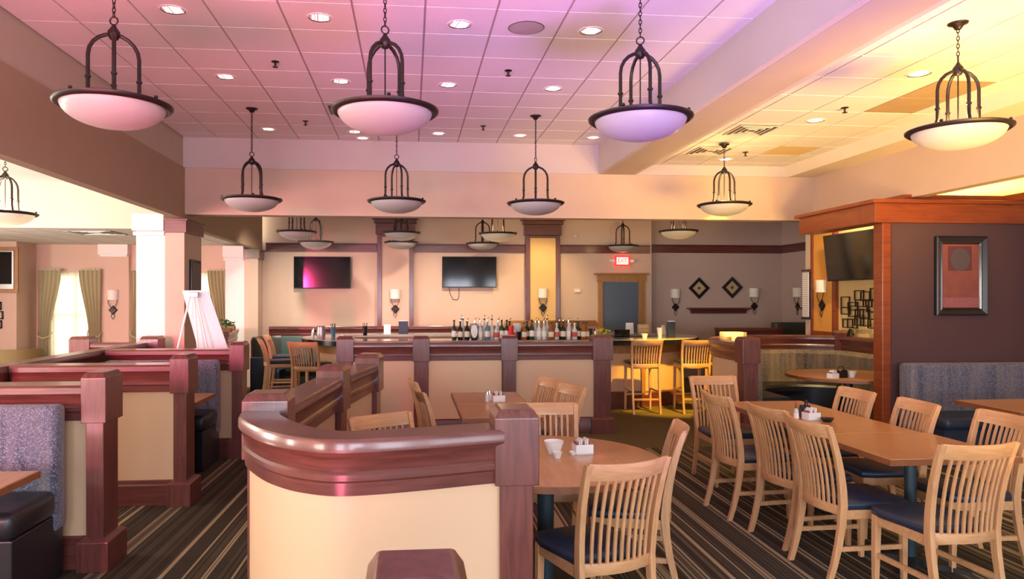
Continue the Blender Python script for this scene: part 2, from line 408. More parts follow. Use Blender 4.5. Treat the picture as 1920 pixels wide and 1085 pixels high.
# right tray
Z2 = 3.53
ceil2 = struct(B(3.03, 5.3, YR, 9.55, Z2 + 0.008, Z2 + 0.1).build('ceiling', 'grid_grey'))
sp2 = {}
for (tx, ty, tm) in ((4.6, 6.45, 'tile_stained'), (4.6, 5.95, 'tile_stained'), (4.6, 8.5, 'tile_yellowed')):
    sp2[(math.floor((tx - 3.385) / PT), math.floor((ty - 5.1) / PT))] = tm
ceiling_tiles(ceil2, 3.05, 5.2, 3.6, 9.5, Z2, 3.385, 5.10, sp2)
struct(B(3.05, 5.2, YR, 3.6, Z2, Z2 + 0.006).build('ceiling', 'tile_white'))
mb = MB(); prof = [(5.16, Z2 + .02), (5.22, ZS), (5.60, ZS), (5.60, Z2 + .02)]
mb.rings([[(x, y, z) for x, z in prof] for y in (YR, 9.52)]); struct(mb.build('trim_5', 'cream_paint'))
struct(B(5.60, 5.75, YR, 9.72, 2.84, ZS + 0.1).build('wall_right', 'wall_pink_tan'))
# bar room ceiling and the low ceiling over the right-hand alcoves
struct(B(-2.95, XR, 9.7, 15.2, 3.6, 3.7).build('ceiling', 'far_ceiling'))
struct(B(5.75, XR, YR, 9.7, 3.1, 3.2).build('ceiling', 'cream_paint'))
# left room: raised ceiling, cross beam face, low tiled ceiling
struct(B(XL, -3.02, YR, 11.0, 3.41, 3.5).build('ceiling', 'white_paint'))
struct(B(XL, -3.55, 11.0, 11.15, 2.74, 3.45).build('wall_header', 'cream_paint'))
struct(B(XL, -3.0, 11.15, 14.6, 2.76, 2.85).build('ceiling', 'far_ceiling'))
# side wall, rear wall with assumed window openings
struct(B(XL - 0.15, XL, YR, 15.0, 0, 3.5).build('wall_left', 'wall_tan'))
struct(B(XR, XR + 0.15, YR, 15.2, 0, 3.7).build('wall_right', 'mauve_wall'))
mb = MB(); xs = XL
for wx, ww, _, _ in ASSUMED_WINDOWS:
    mb.box(xs, wx - ww / 2 - .05, YR - .1, YR + .1, 0, 3.85); xs = wx + ww / 2 + .05
    mb.box(wx - ww / 2 - .05, wx + ww / 2 + .05, YR - .1, YR + .1, 0, 0.75); mb.box(wx - ww / 2 - .05, wx + ww / 2 + .05, YR - .1, YR + .1, 2.55, 3.85)
mb.box(xs, XR, YR - .1, YR + .1, 0, 3.85)
struct(mb.build('wall_rear', 'wall_tan'))
for k, (wx, ww, _, _) in enumerate(ASSUMED_WINDOWS):
    mb = MB(); h = ww / 2 + .05
    for a, b in ((-h, -h + .05), (h - .05, h), (-.025, .025)): mb.box(wx + a, wx + b, YR - .06, YR + .17, .75, 2.55)
    for a, b in ((.75, .8), (2.5, 2.55), (1.78, 1.82)): mb.box(wx - h, wx + h, YR - .05, YR + .16, a, b)
    struct(mb.build('window_%d' % (k + 4), 'white_paint'))  # assumed windows, unseen behind the camera

# --- back wall of the bar, stepped to the right
struct(B(-3.0, 5.03, YB, YB + .2, 0, 3.65).build('wall_back', 'wall_tan'))
struct(B(5.03, XR, 14.9, 15.1, 0, 3.65).build('wall_back', 'mauve_wall'))
struct(B(4.99, 5.03, YB - .001, 14.95, 0, 3.65).build('wall_back', 'wall_tan'))
# wooden picture-rail bands
def band(x0, x1, y, n, z=2.72):
    o = MB().box(x0, x1, y - .03, y, z - .075, z + .075).box(x0, x1, y - .05, y, z + .075, z + .1).build('trim_%d' % n, 'mahogany', bevel=.004)
    struct(o)
band(-2.88, -0.68, YB, 6); band(0.07, 2.35, YB, 7); band(3.06, 4.99, YB, 8); band(5.03, XR, 14.9, 9, 2.76)
struct(MB().box(XR - .03, XR, 10.9, 14.9, 2.685, 2.835).box(XR - .05, XR, 10.9, 14.9, 2.835, 2.86).build('trim_10', 'mahogany', bevel=.004))

# beam and columns on the left
struct(B(-3.02, -2.90, 10.25, 14.35, 2.65, 3.6).build('wall_left', 'beam_paint'))
def column(x0, xm, x1, y0, y1, zt, name, label, wood_top=True):
    t = thing(name, label, 'column', (x0, y0, 0))
    w = x1 - x0; d = y1 - y0; m = xm - x0
    MB().box(0, m, 0, d, 0, zt).build('plaster_face', 'white_paint', t)
    MB().box(m, w, -.012, d - .01, 0, zt).build('shaft', 'wall_tan', t)
    if wood_top:
        MB().box(m - .004, w + .03, -.035, d + .0, zt - .18, zt).box(m - .004, w + .055, -.06, d, zt - .03, zt).build('wood_capital', 'mahogany', t, bevel=.004)
    MB().box(-.04, m - .006, -.05, d - .05, zt - .16, zt + .06).box(-.03, m - .006, -.03, d - .05, zt - .22, zt - .17).build('white_capital', 'white_paint', t, bevel=.006)
    return t
column(-3.5, -3.14, -2.9, 9.5, 10.25, 2.73, 'column', 'wide white and tan plaster column with dark wood capital behind the easel')
column(-3.56, -3.2, -2.94, 14.15, 14.58, 2.66, 'column', 'slim tan column with white capital beside the left-hand television', True)

# --- back wall of the left room with two windows
def wall_holes(x0, x1, y0, y1, zt, holes, name, mat):
    mb = MB(); xs = x0
    for a, b, z0, z1 in holes:
        mb.box(xs, a, y0, y1, 0, zt); mb.box(a, b, y0, y1, 0, z0); mb.box(a, b, y0, y1, z1, zt); xs = b
    mb.box(xs, x1, y0, y1, 0, zt)
    struct(mb.build(name, mat))
wall_holes(-7.45, -3.0, 14.6, 14.8, 2.8, [(-7.0, -6.1, .5, 2.2), (-5.4, -3.75, .5, 2.2)], 'wall_back', 'wall_tan')
struct(B(XL, -7.25, 13.9, 14.85, 0, 2.8).build('wall_back', 'wall_pink_tan'))
for k, (a, b) in enumerate(((-7.0, -6.1), (-5.4, -3.75))):
    fr = MB()
    for x0, x1 in ((a, a + .05), (b - .05, b), ((a + b) / 2 - .02, (a + b) / 2 + .02)): fr.box(x0, x1, 14.66, 14.74, .5, 2.2)
    for z0, z1 in ((.5, .55), (2.15, 2.2), (1.36, 1.40)): fr.box(a, b, 14.66, 14.74, z0, z1)
    f = struct(fr.build('window_%d' % (k + 1), 'white_paint'))
    B(a, b, 14.69, 14.70, .5, 2.2).build('pane', 'pane_glass', f)
# short pier with a white capital between the windows
t = thing('pilaster', 'shallow tan pilaster with white capital carrying the left-room sconce', 'pilaster', (-5.75, 14.6, 0))
MB().box(-.26, .26, -.08, 0, 0, 2.56).build('shaft', 'wall_tan', t)
MB().box(-.30, .26, -.14, 0, 2.56, 2.76).box(-.27, .24, -.12, 0, 2.52, 2.57).build('capital', 'white_paint', t, bevel=.006)

# --- bar pilasters on the back wall
def pilaster(x0, x1, label, mat):
    t = thing('pilaster', label, 'pilaster', ((x0 + x1) / 2, YB, 0)); w = (x1 - x0) / 2
    MB().box(-w, -w + .09, -.12, 0, 0, 3.0).box(w - .09, w, -.12, 0, 0, 3.0).box(-w + .09, w - .09, -.12, 0, 2.95, 3.0).build('frame', 'mahogany_v', t, bevel=.004)
    MB().box(-w + .09, w - .09, -.10, 0, 0, 2.95).build('panel', mat, t)
    MB().box(-w - .03, w + .03, -.15, 0, 3.0, 3.22).box(-w - .06, w + .06, -.18, 0, 3.22, 3.3).box(-w - .1, w + .1, -.22, 0, 3.3, 3.36).build('capital', 'mahogany', t, bevel=.006)
pilaster(-0.67, 0.06, 'wood-framed pilaster with pink-lit panel between the two televisions', 'wall_pink_tan')  # both panels share one paint; pink light put into this colour
pilaster(2.35, 3.06, 'wood-framed pilaster with golden panel right of the second television', 'gold_paint')

# --- door
d = struct(MB().box(3.98, 4.74, YB - .03, YB + .01, 0, 2.05).build('door_1', 'door_blue'))
MB().box(4.03, 4.69, YB - .036, YB - .028, .1, 1.98).build('panel', 'door_blue', d)
MB().tube([(4.05, YB - .04, 1.0), (4.05, YB - .09, 1.0), (4.14, YB - .09, 1.0)], .01).build('door_handle', 'steel', d)
MB().box(3.88, 3.98, YB - .06, YB, 0, 2.08).box(4.74, 4.87, YB - .06, YB, 0, 2.08).build('jamb', 'oak_trim', d, bevel=.004)
MB().box(3.86, 4.89, YB - .07, YB, 2.06, 2.2).box(3.80, 4.95, YB - .11, YB, 2.2, 2.235).build('lintel', 'oak_trim', d, bevel=.004)

# --- right-hand alcove: plum wall, corner post, cornice, straw wall
struct(B(5.31, 6.93, 7.50, 7.65, 0, 2.54).build('wall_right', 'plum_wall'))
struct(B(6.40, 6.55, 7.65, 11.0, 0, 2.78).build('wall_right', 'straw_paint'))
struct(B(6.34, XR, 10.85, 11.0, 0, 3.6).build('wall_right', 'wall_tan'))
t = thing('corner_post', 'tall red-brown wooden corner post at the edge of the plum wall', 'post', (5.255, 7.56, 0))
MB().box(-.05, .05, -.08, .08, 0, 2.54).build('shaft', 'redwood', t, bevel=.006)
MB().box(.05, .062, -.085, -.062, 0, 2.54).build('edge_bead', 'plum_wall', t)
t = thing('wall_post', 'wooden post closing the right end of the plum wall', 'post', (7.0, 7.5, 0))
MB().box(-.06, .1, -.08, .1, 0, 2.54).build('shaft', 'redwood', t, bevel=.006)
t = thing('cornice', 'red-brown wooden cornice capping the plum wall and alcove opening', 'cornice', (5.2, 7.5, 2.54))
MB().box(-.13, 1.95, -.09, .12, 0, .21).build('front_board', 'redwood', t, bevel=.004)
MB().box(-.13, .11, .12, 1.45, 0, .21).build('side_board', 'redwood', t, bevel=.004)
MB().box(-.18, 2.0, -.14, .14, .21, .25).box(-.18, .14, .14, 1.48, .21, .25).build('crown', 'redwood', t, bevel=.004)
MB().box(.30, 1.55, .05, .12, .25, .33).box(.30, .36, .12, 1.3, .25, .33).box(1.5, 2.1, -.25, .05, .25, .33).build('upper_crown', 'redwood', t, bevel=.003)
# orange panelled pilaster on the straw wall
t = thing('pilaster', 'orange panelled pilaster with wood edges left of the alcove television', 'pilaster', (6.4, 10.53, 0))
MB().box(-.06, 0, -.33, -.25, 0, 3.0).box(-.06, 0, .27, .33, 0, 3.0).box(-.06, 0, -.25, .27, 0, 1.2).build('frame', 'redwood', t, bevel=.003)
MB().box(-.04, 0, -.25, .27, 1.2, 3.0).build('panel', 'orange_paint', t)
# ================================================================== PENDANT LAMPS
def make_pendant(chain_len, name_label, loc, rz):
    t = thing('pendant_lamp', name_label, 'pendant lamp', loc, rz, 'bowl pendant lamps')
    # rim: flattened ring
    rs = []
    for k in range(40):
        a = 2 * PI * k / 40; c, s_ = math.cos(a), math.sin(a)
        rs.append([(c * (0.305 + u), s_ * (0.305 + u), v) for u, v in ((-.022, -.012), (.0, -.02), (.020, -.006), (.022, .006), (0, .014), (-.022, .010))])
    rim = MB().rings(rs, loop=True).build('rim', 'bronze', t, smooth=60)
    bolt = MB().lathe([(.001, 0), (.011, .004), (.011, .014), (.001, .02)], 8, caps=False).mesh('rim_bolt', 'bronze', True)
    for k in range(4):
        o = bpy.data.objects.new('rim_bolt', bolt); COL.objects.link(o); o.parent = rim; a = R(75 + 90 * k); o.location = (.305 * math.cos(a), .305 * math.sin(a), .012)
    prof = [(0.288, 0.0)] + [(0.288 * math.cos(x), -0.135 * math.sin(x)) for x in [R(8 + 82 * i / 9) for i in range(9)]] + [(0.004, -.135)]
    inner = [(max(.004, r - .006), z + .006) for r, z in reversed(prof)]
    MB().lathe(prof + inner, 36, caps=False).build('bowl', 'frosted_bowl', t, smooth=60)
    for k in range(4):
        a = R(30 + 90 * k); ca, sa = math.cos(a), math.sin(a); pts = []
        for r, z in [(.175, .0), (.15, .03), (.135, .08), (.135, .18), (.135, .28)] + [(.135 * math.cos(R(q)), .28 + .135 * math.sin(R(q))) for q in (18, 36, 54, 72, 88)]:
            pts.append((r * ca, r * sa, z))
        arm = MB().tube(pts, .0115, 8).build('arm', 'bronze', t, smooth=True)
        MB().lathe([(0, -.012), (.017, -.006), (.017, .006), (0, .012)], 10, (.135 * ca, .135 * sa, .15), caps=False).build('collar', 'bronze', arm, smooth=True)
    MB().tube([(0, 0, -.12), (0, 0, .4)], .0045, 6).build('center_rod', 'bronze', t)
    MB().lathe([(0, -.045), (.022, -.035), (.036, -.01), (.034, .012), (.018, .034), (.010, .05), (0, .055)], 14, (0, 0, .42), caps=False).build('knob', 'bronze', t, smooth=True)
    ch = MB(); z = .475; k = 0
    ch.tube([(.024 * math.cos(2 * PI * q / 10), 0, z + .02 + .024 * math.sin(2 * PI * q / 10)) for q in range(10)], .005, 6, loop=True)
    z += .04
    while z < chain_len - .02:
        e = 0 if k % 2 else PI / 2; L_ = .017; w_ = .0085
        pts = [(w_ * math.cos(2 * PI * q / 8) * math.cos(e), w_ * math.cos(2 * PI * q / 8) * math.sin(e), z + L_ + L_ * 1.05 * math.sin(2 * PI * q / 8)) for q in range(8)]
        ch.tube(pts, .0034, 5, loop=True); z += .027; k += 1
    ch.build('chain', 'bronze', t, smooth=True)
    MB().lathe([(.001, -.05), (.02, -.045), (.035, -.02), (.062, -.008), (.065, 0)], 20, (0, 0, chain_len), caps=False).build('canopy', 'bronze', t, smooth=True)
    return t
ZR = 2.80
pen = make_pendant(ZC - 2.84, 'large bowl pendant at upper left of the pink ceiling', (-1.74, 4.38, 2.84), R(-8))
dup(pen, (-0.155, 4.38, 2.84), R(21), 'large bowl pendant in the middle of the front row')
dup(pen, (1.45, 4.42, 2.84), R(-22), 'large bowl pendant at the right of the front row beside the beam')
pb = make_pendant(ZC - 2.785, 'smaller-looking bowl pendant hanging left in the second row', (-1.73, 8.0, 2.785), R(30))
dup(pb, (-0.155, 8.0, 2.785), R(-5), 'bowl pendant in the middle of the second row')
dup(pb, (1.415, 8.03, 2.785), R(50), 'bowl pendant at the right of the second row')
p2 = make_pendant((Z2 - 2.82) / .95, 'large bowl pendant at upper right under the warm yellow ceiling', (3.62, 4.44, 2.82), R(48)); p2.scale = (.95,) * 3
dup(p2, (3.66, 8.08, 2.80), R(64), 'bowl pendant under the far end of the yellow ceiling', scale=.95)
pl = make_pendant(3.41 - 2.65, 'bowl pendant half cut off at the left edge in the bright side room', (-4.5, 8.4, 2.65), R(25))
pq = make_pendant(3.6 - 2.785, 'nearer bowl pendant of the left pair over the bar', (-1.84, 11.8, 2.785), R(40))
for (x, y, z, lab) in ((-1.73, 13.3, 2.74, 'farther bowl pendant of the left pair over the bar'), (-0.155, 12.2, 2.82, 'upper bowl pendant in front of the pink pilaster'),
        (-0.18, 13.75, 2.78, 'lower bowl pendant in front of the pink pilaster'), (1.47, 12.0, 2.80, 'nearer bowl pendant above the right television'),
        (1.40, 13.9, 2.78, 'farther bowl pendant above the right television'), (4.28, 14.15, 2.77, 'bowl pendant hanging just above the exit sign'), (4.46, 11.6, 2.83, 'bowl pendant hanging right of the exit sign')):
    dup(pq, (x, y, z), R(random.uniform(0, 90)), lab)
for x, y, p in ((3.62, 4.44, 14), (3.66, 8.08, 16)):  # assumed lit bulbs, added in a few bowls for warm light
    lamp('pendant_bulb', 'POINT', (x, y, 2.88), p, (1.0, 0.66, 0.20), radius=.06)
lamp('pendant_bulb', 'POINT', (-4.5, 8.4, 2.72), 30, (1.0, 0.85, 0.6), radius=.06)
for x, y in ((4.46, 11.6), (1.47, 12.0)):
    lamp('pendant_bulb', 'POINT', (x, y, 2.88), 8, (1.0, 0.62, 0.25), radius=.06)

# ================================================================== CEILING FIXTURES
def make_can(loc, label, group):
    t = thing('downlight', label, 'downlight', loc, 0, group)
    MB().lathe([(.088, -.004), (.092, -.006), (.098, -.003), (.1, .0), (.088, .0)], 24, caps=False).build('trim_ring', 'white_paint', t, smooth=True)
    mb = MB(); prof = [(.088, -.003), (.074, .0035)]
    mb.lathe(prof, 24, caps=False).build('reflector', 'chrome', t, smooth=True)
    mb = MB()
    for x, w in ((-.05, .010), (-.028, .006), (.004, .016), (.032, .007), (.052, .010)):
        y = .82 * math.sqrt(.078 ** 2 - x * x); mb.box(x - w, x + w, -y, y, -.0012, .001)
    mb.build('lens_flutes', 'can_lamp', t)  # glowing bars put in as the streaks reflected inside the can
    MB().lathe([(.001, .002), (.08, .002)], 20, caps=False).build('lens', 'steel', t)
    return t
can = None; GR = 'recessed downlights of the main ceiling'
rows = [('nearest row', [(-1.705, 5.32), (-0.668, 5.37), (0.371, 5.41), (1.395, 5.45)]), ('middle row', [(-1.728, 6.88), (-0.667, 6.93), (0.362, 6.95), (1.404, 6.98)]),
        ('far row', [(-1.739, 8.96), (-0.695, 9.0), (0.348, 9.0), (1.388, 9.02), (2.346, 9.05)])]
ORD = ['first', 'second', 'third', 'fourth', 'fifth']
for rn, pts in rows:
    for k, (x, y) in enumerate(pts):
        lab = 'round recessed downlight in the pink ceiling, %s from left in the %s' % (ORD[k], rn)
        if can is None: can = make_can((x, y, ZC), lab, GR)
        else: dup(can, (x, y, ZC), R(7 * k), lab)
for (x, y), w_ in zip(((4.12, 5.47), (4.14, 7.0), (4.12, 9.06)), ('nearest', 'middle', 'farthest')):
    dup(can, (x, y, Z2), .3, 'recessed downlight in the yellow ceiling, %s of three' % w_, 'recessed downlights of the yellow ceiling')
dup(can, (-0.62, 9.35, ZC), .3, 'tiny downlight at the far edge of the pink ceiling above the header', 'recessed downlights of the main ceiling')
def make_sprinkler(loc, label):
    t = thing('sprinkler', label, 'sprinkler', loc, 0, 'ceiling sprinklers')
    MB().lathe([(.035, 0), (.035, -.004), (.012, -.01)], 14, caps=True).build('escutcheon', 'bronze', t, smooth=True)
    MB().lathe([(.01, -.008), (.01, -.035), (.006, -.045)], 10).build('nozzle', 'bronze', t, smooth=True)
    MB().lathe([(.024, -.046), (.024, -.05)], 14).build('deflector', 'bronze', t)
    return t
spk = make_sprinkler((-1.183, 6.40, ZC), 'small dark sprinkler between first and second downlights of the main ceiling')
for x, y, z, l in ((0.886, 6.46, ZC, 'small dark sprinkler right of the round speaker, nearer of two'), (-1.226, 8.51, ZC, 'small dark sprinkler at far left of the main ceiling'),
                   (0.87, 8.56, ZC, 'small dark sprinkler at the far end of the main ceiling, right side'), (4.14, 6.5, Z2, 'sprinkler in the yellow ceiling beside the stained tiles'),
                   (4.16, 8.58, Z2, 'sprinkler at the far end of the yellow ceiling')):
    dup(spk, (x, y, z), 0, l)
t = thing('ceiling_speaker', 'round grey speaker grille between two downlights in the pink ceiling', 'speaker', (0.883, 5.42, ZC))
MB().lathe([(.135, 0), (.14, -.006), (.13, -.008)], 28, caps=False).build('ring', 'steel', t, smooth=True)
MB().lathe([(.131, -.007), (.08, -.010), (.001, -.011)], 28, caps=False).build('grille', 'grid_grey', t, smooth=True)
def make_vent(loc, w, label, mat='steel'):
    t = thing('air_vent', label, 'vent', loc, 0, 'ceiling air vents')
    h = w / 2
    MB().box(-h, h, -h, h, -.006, 0).build('backing', 'black_matte', t)
    for k in range(4):
        a = h * (1 - .25 * k); b = a - h * .06; z0, z1 = -.012, -.006
        MB().box(-a, a, -a, -b, z0, z1).box(-a, a, b, a, z0, z1).box(-a, -b, -b, b, z0, z1).box(b, a, -b, b, z0, z1).build('louver', mat, t)
    return t
v = make_vent((3.68, 7.46, Z2), .44, 'square dark louvred vent in the yellow ceiling, nearer of two', 'cream_paint')
dup(v, (3.68, 8.53, Z2), 0, 'square dark louvred vent in the yellow ceiling behind the hanging pendant')
make_vent((-0.68, 7.96, ZC), .44, 'dark ceiling vent half hidden behind the middle front pendant', 'steel')
v = make_vent((-5.0, 11.9, 2.76), .7, 'dark air vent in the low ceiling of the left room', 'steel')
# ================================================================== PARTITIONS AND BOOTHS
RAIL = [(.05, .93), (.066, .935), (.068, .985), (.078, .995), (.078, 1.018), (.070, 1.03), (.074, 1.06), (.086, 1.095), (.096, 1.108), (.096, 1.145), (.088, 1.16)]
def sym(prof, k=1.0): return [(o * k, z) for o, z in prof] + [(-o * k, z) for o, z in reversed(prof)]
def add_post(t, x, y, w=.16, d=.2, rz=0.0):
    p = bpy.data.objects.new('post', MB().box(-w / 2 + .012, w / 2 - .012, -d / 2 + .012, d / 2 - .012, .0, 1.2).mesh('post', 'mahogany_v', bevel=.004)); COL.objects.link(p)
    p.parent = t; p.location = (x, y, 0); p.rotation_euler = (0, 0, rz)
    a, b = w / 2 + .01, d / 2 + .01
    MB().rings([[(-a + i, -b + i, z), (a - i, -b + i, z), (a - i, b - i, z), (-a + i, b - i, z)] for z, i in ((.925, 0), (1.205, 0), (1.235, .018), (1.24, .026))]).build('post_cap', 'mahogany_v', p, bevel=.004)
    MB().rings([[(-a + i, -b + i, z), (a - i, -b + i, z), (a - i, b - i, z), (-a + i, b - i, z)] for z, i in ((0, -.02), (.185, -.02), (.205, .012))]).build('post_base', 'mahogany_v', p, bevel=.004)
    return p
def add_span(t, path, k=1.0, pw=.045):
    MB().sweep(path, sym(RAIL, k)).build('rail', 'mahogany', t, smooth=30)
    MB().sweep(path, [(pw * k, .2), (pw * k, .94), (-pw * k, .94), (-pw * k, .2)]).build('panel', 'panel_cream', t, smooth=30)
    MB().sweep(path, sym([(.066, 0.0), (.066, .16), (.058, .175), (.058, .195), (.045, .205)], k)).build('baseboard', 'mahogany', t, smooth=30)
# left booths: nearest (A), second (B), third (C) and the spine rail
t = thing('booth_partition', 'nearest left booth divider with crimson-lit mahogany rail and end post', 'partition')
add_post(t, -1.97, 4.78, .13, .25); add_span(t, [(-2.03, 4.78), (-3.4, 4.78)], 1.3)
t = thing('booth_partition', 'second left booth divider with pink-lit panel facing the aisle', 'partition')
add_post(t, -1.89, 6.18, .13, .25); add_span(t, [(-1.95, 6.18), (-3.22, 6.18)], 1.3)
t = thing('booth_partition', 'third left booth divider with mahogany rail in front of the easel', 'partition')
add_post(t, -1.85, 7.95, .135, .25); add_span(t, [(-1.91, 7.95), (-3.2, 7.95)], 1.3)
t = thing('booth_partition', 'long mahogany spine rail running back to the white column', 'partition')
add_span(t, [(-3.32, 5.9), (-3.32, 9.12)], 1.0); add_post(t, -3.2, 9.22, .2, .24)
t = thing('booth_partition', 'short salmon-lit booth rail with end post by the curtains', 'partition')
add_post(t, -4.02, 9.2, .22, .2); add_span(t, [(-3.91, 9.2), (-3.45, 9.2)], 1.0)
# central divider: curved front, straight arm running back
t = thing('curved_partition', 'large curved foreground divider with glossy mahogany rail and cream panel', 'partition')
crv = [(-.715, 3.52), (-.69, 3.375), (-.57, 3.13), (-.46, 2.985), (-.375, 2.915), (-.28, 2.872), (-.15, 2.882), (.05, 2.93), (.2, 2.975), (.36, 3.02)]
def smooth_path(p, n):
    out = []
    for i in range(len(p) - 1):
        p0 = p[max(i - 1, 0)]; p1 = p[i]; p2 = p[i + 1]; p3 = p[min(i + 2, len(p) - 1)]
        for k in range(n):
            u = k / n; out.append(tuple(.5 * ((2 * p1[c]) + (-p0[c] + p2[c]) * u + (2 * p0[c] - 5 * p1[c] + 4 * p2[c] - p3[c]) * u * u + (-p0[c] + 3 * p1[c] - 3 * p2[c] + p3[c]) * u ** 3) for c in (0, 1)))
    out.append(p[-1]); return out
add_span(t, smooth_path(crv, 4))
add_post(t, .44, 3.04, .165, .2); add_post(t, -.70, 3.63, .20, .2)
add_span(t, [(-.69, 3.73), (-.56, 4.96)]); add_post(t, -.535, 5.06, .17, .2, R(-8))
add_span(t, [(-.515, 5.16), (-.365, 6.0)]); add_post(t, -.345, 6.1, .18, .2, R(-8))
# far divider in front of the bar
t = thing('bar_partition', 'long straight divider with cream panels in front of the bottle-lined bar', 'partition')
FP = [-.80, .13, 1.23, 2.42]
for k, x in enumerate(FP): add_post(t, x, 8.95, .19 if k < 3 else .24, .2)
for a, b in zip(FP, FP[1:]): add_span(t, [(a + .09, 8.95), (b - .09, 8.95)], 1.0)
# nearest post below the camera
t = thing('booth_partition', 'mahogany post top cut off by the bottom edge of the picture', 'partition')
add_post(t, .01, 1.25, .16, .17); add_span(t, [(.01, 1.17), (.01, .3)], .8)

def rbox(x0, x1, y0, y1, z0, z1, name, mat, parent, bev=.03, seg=3):
    return B(x0, x1, y0, y1, z0, z1).build(name, mat, parent, smooth=40, bevel=bev, seg=seg)
def bench(loc, x0, x1, label, face=-1):
    """booth bench whose back leans on y=0 and whose seat reaches towards -y"""
    t = thing('booth_bench', label, 'bench', loc)
    rbox(x0, x1, -.20, -.07, .3, 1.06, 'backrest', 'booth_fabric', t, .035)
    rbox(x0, x1 + .005, -.68, -.19, .40, .56, 'seat_cushion', 'leather_black', t, .05)
    B(x0, x1 - .02, -.64, -.07, 0, .40).build('base', 'leather_black', t, bevel=.01)
    return t
bench((-2.02, 4.68, 0), -1.4, -.09, 'speckled booth bench with dark cushion at the lower left corner')
bench((-2.0, 7.85, 0), -1.15, 0.0, 'speckled booth bench behind the second divider with black seat')
t = thing('booth_bench', 'booth bench hidden behind the second divider facing the far booth', 'bench', (-2.0, 6.28, 0))
rbox(-1.1, -.1, .07, .2, .3, .9, 'backrest', 'booth_fabric', t); rbox(-1.1, -.1, .19, .6, .4, .56, 'seat_cushion', 'leather_black', t, .05); B(-1.1, -.1, .07, .58, 0, .4).build('base', 'leather_black', t)

def rect_table(loc, w, d, label, rz=0.0, pedestal=True, off=(0, 0)):
    t = thing('table', label, 'table', loc, rz)
    B(-w / 2, w / 2, -d / 2, d / 2, .728, .76).build('tabletop', 'tabletop', t, bevel=.003)
    MB().sweep([(-w / 2, -d / 2), (w / 2, -d / 2), (w / 2, d / 2), (-w / 2, d / 2)], [(-.008, .722), (.0, .722), (.0, .757), (-.008, .757)], loop=True).build('edge_band', 'table_edge', t)
    x, y = off
    MB().lathe([(.036, .025), (.036, .70), (.12, .71), (.12, .728)], 16, (x, y, 0)).build('column', 'pedestal_blue', t, smooth=30)
    mb = MB()
    for k in range(4):
        a = PI / 4 + k * PI / 2; ca, sa = math.cos(a), math.sin(a); rr = min(w, d) * .42
        q = Vector((-sa, ca, 0)) * .035
        p0 = Vector((x, y, 0)); p1 = Vector((x + ca * rr, y + sa * rr, 0))
        mb.add([p0 - q, p1 - q * .7, p1 + q * .7, p0 + q, p0 - q + Vector((0, 0, .05)), p1 - q * .7 + Vector((0, 0, .02)), p1 + q * .7 + Vector((0, 0, .02)), p0 + q + Vector((0, 0, .05))],
               [(0, 3, 2, 1), (4, 5, 6, 7), (0, 1, 5, 4), (1, 2, 6, 5), (2, 3, 7, 6), (3, 0, 4, 7)])
    mb.build('foot', 'black_matte', t)
    return t
def round_table(loc, r, label):
    t = thing('round_table', label, 'table', loc)
    MB().lathe([(0.001, .728), (r - .01, .728), (r - .006, .73), (r - .006, .757), (r - .012, .76), (0.001, .76)], 48, caps=False).build('tabletop', 'tabletop', t, smooth=30)
    MB().lathe([(r - .007, .722), (r, .722), (r, .757), (r - .007, .757)], 48, caps=False).build('edge_band', 'table_edge', t, smooth=30)
    MB().lathe([(.05, .03), (.05, .70), (.15, .71), (.15, .728)], 20).build('column', 'pedestal_blue', t, smooth=30)
    MB().lathe([(.33, 0), (.33, .012), (.06, .04), (.0, .04)], 28).build('foot', 'black_matte', t, smooth=30)
    return t
rect_table((-2.55, 3.76, 0), 1.04, .70, 'booth table cut off at the lower left edge')
rect_table((-2.5, 7.02, 0), 1.1, .66, 'narrow booth table between the second and third left dividers')
round_table((.80, 4.2, 0), .68, 'round honey-brown table behind the curved divider')
rect_table((3.21, 4.34, 0), .82, .78, 'nearest rectangular table of the long right-hand row')
rect_table((3.21, 5.53, 0), .75, 1.56, 'long rectangular table with black condiment caddy')
rect_table((.73, 6.0, 0), .64, .76, 'nearer square table of the pair before the bar divider')
rect_table((.73, 6.78, 0), .64, .76, 'farther square table of the pair before the bar divider')
round_table((5.42, 8.44, 0), .72, 'round table inside the curved striped booth')
rect_table((5.65, 5.87, 0), 1.2, .72, 'table at the right edge in front of the speckled bench')

# right bench along the plum wall
t = thing('booth_bench', 'long speckled violet bench along the plum wall', 'bench', (5.34, 7.42, 0))
rbox(0, 1.7, -.22, .0, .3, 1.0, 'backrest', 'booth_fabric', t, .04)
rbox(.0, 1.7, -.72, -.2, .38, .50, 'seat_cushion', 'leather_navy', t, .04); B(0.02, 1.68, -.66, 0, 0, .38).build('base', 'leather_navy', t)
# curved booth on the right
CX, CY, CR = 5.38, 8.95, 1.32
t = thing('curved_booth', 'curved striped banquette with mahogany rail around the round table', 'booth')
pth = [(4.06, 8.42), (4.055, 8.7)] + arc(CX, CY, CR, 180, 45, 24); pth2 = [(6.28, 9.9), (6.31, 9.6), (6.31, 7.75)]
add_post(t, 4.06, 8.32, .2, .2, R(0))
add_span(t, pth, 1.0)
p = add_post(t, CX + CR * math.cos(R(48)), CY + CR * math.sin(R(48)), .17, .18, R(-20))
MB().sweep(pth2, sym(RAIL)).build('rail', 'mahogany', t, smooth=30)
MB().sweep([(4.19, 8.35), (4.185, 8.7)] + arc(CX, CY, CR - .13, 180, 45, 26) + [(6.2, 9.7), (6.2, 7.75)], [(.075, .35), (.075, .90), (.05, .95), (-.03, .95), (-.075, .9), (-.075, .35)]).build('backrest', 'booth_fabric_warm', t, smooth=40)
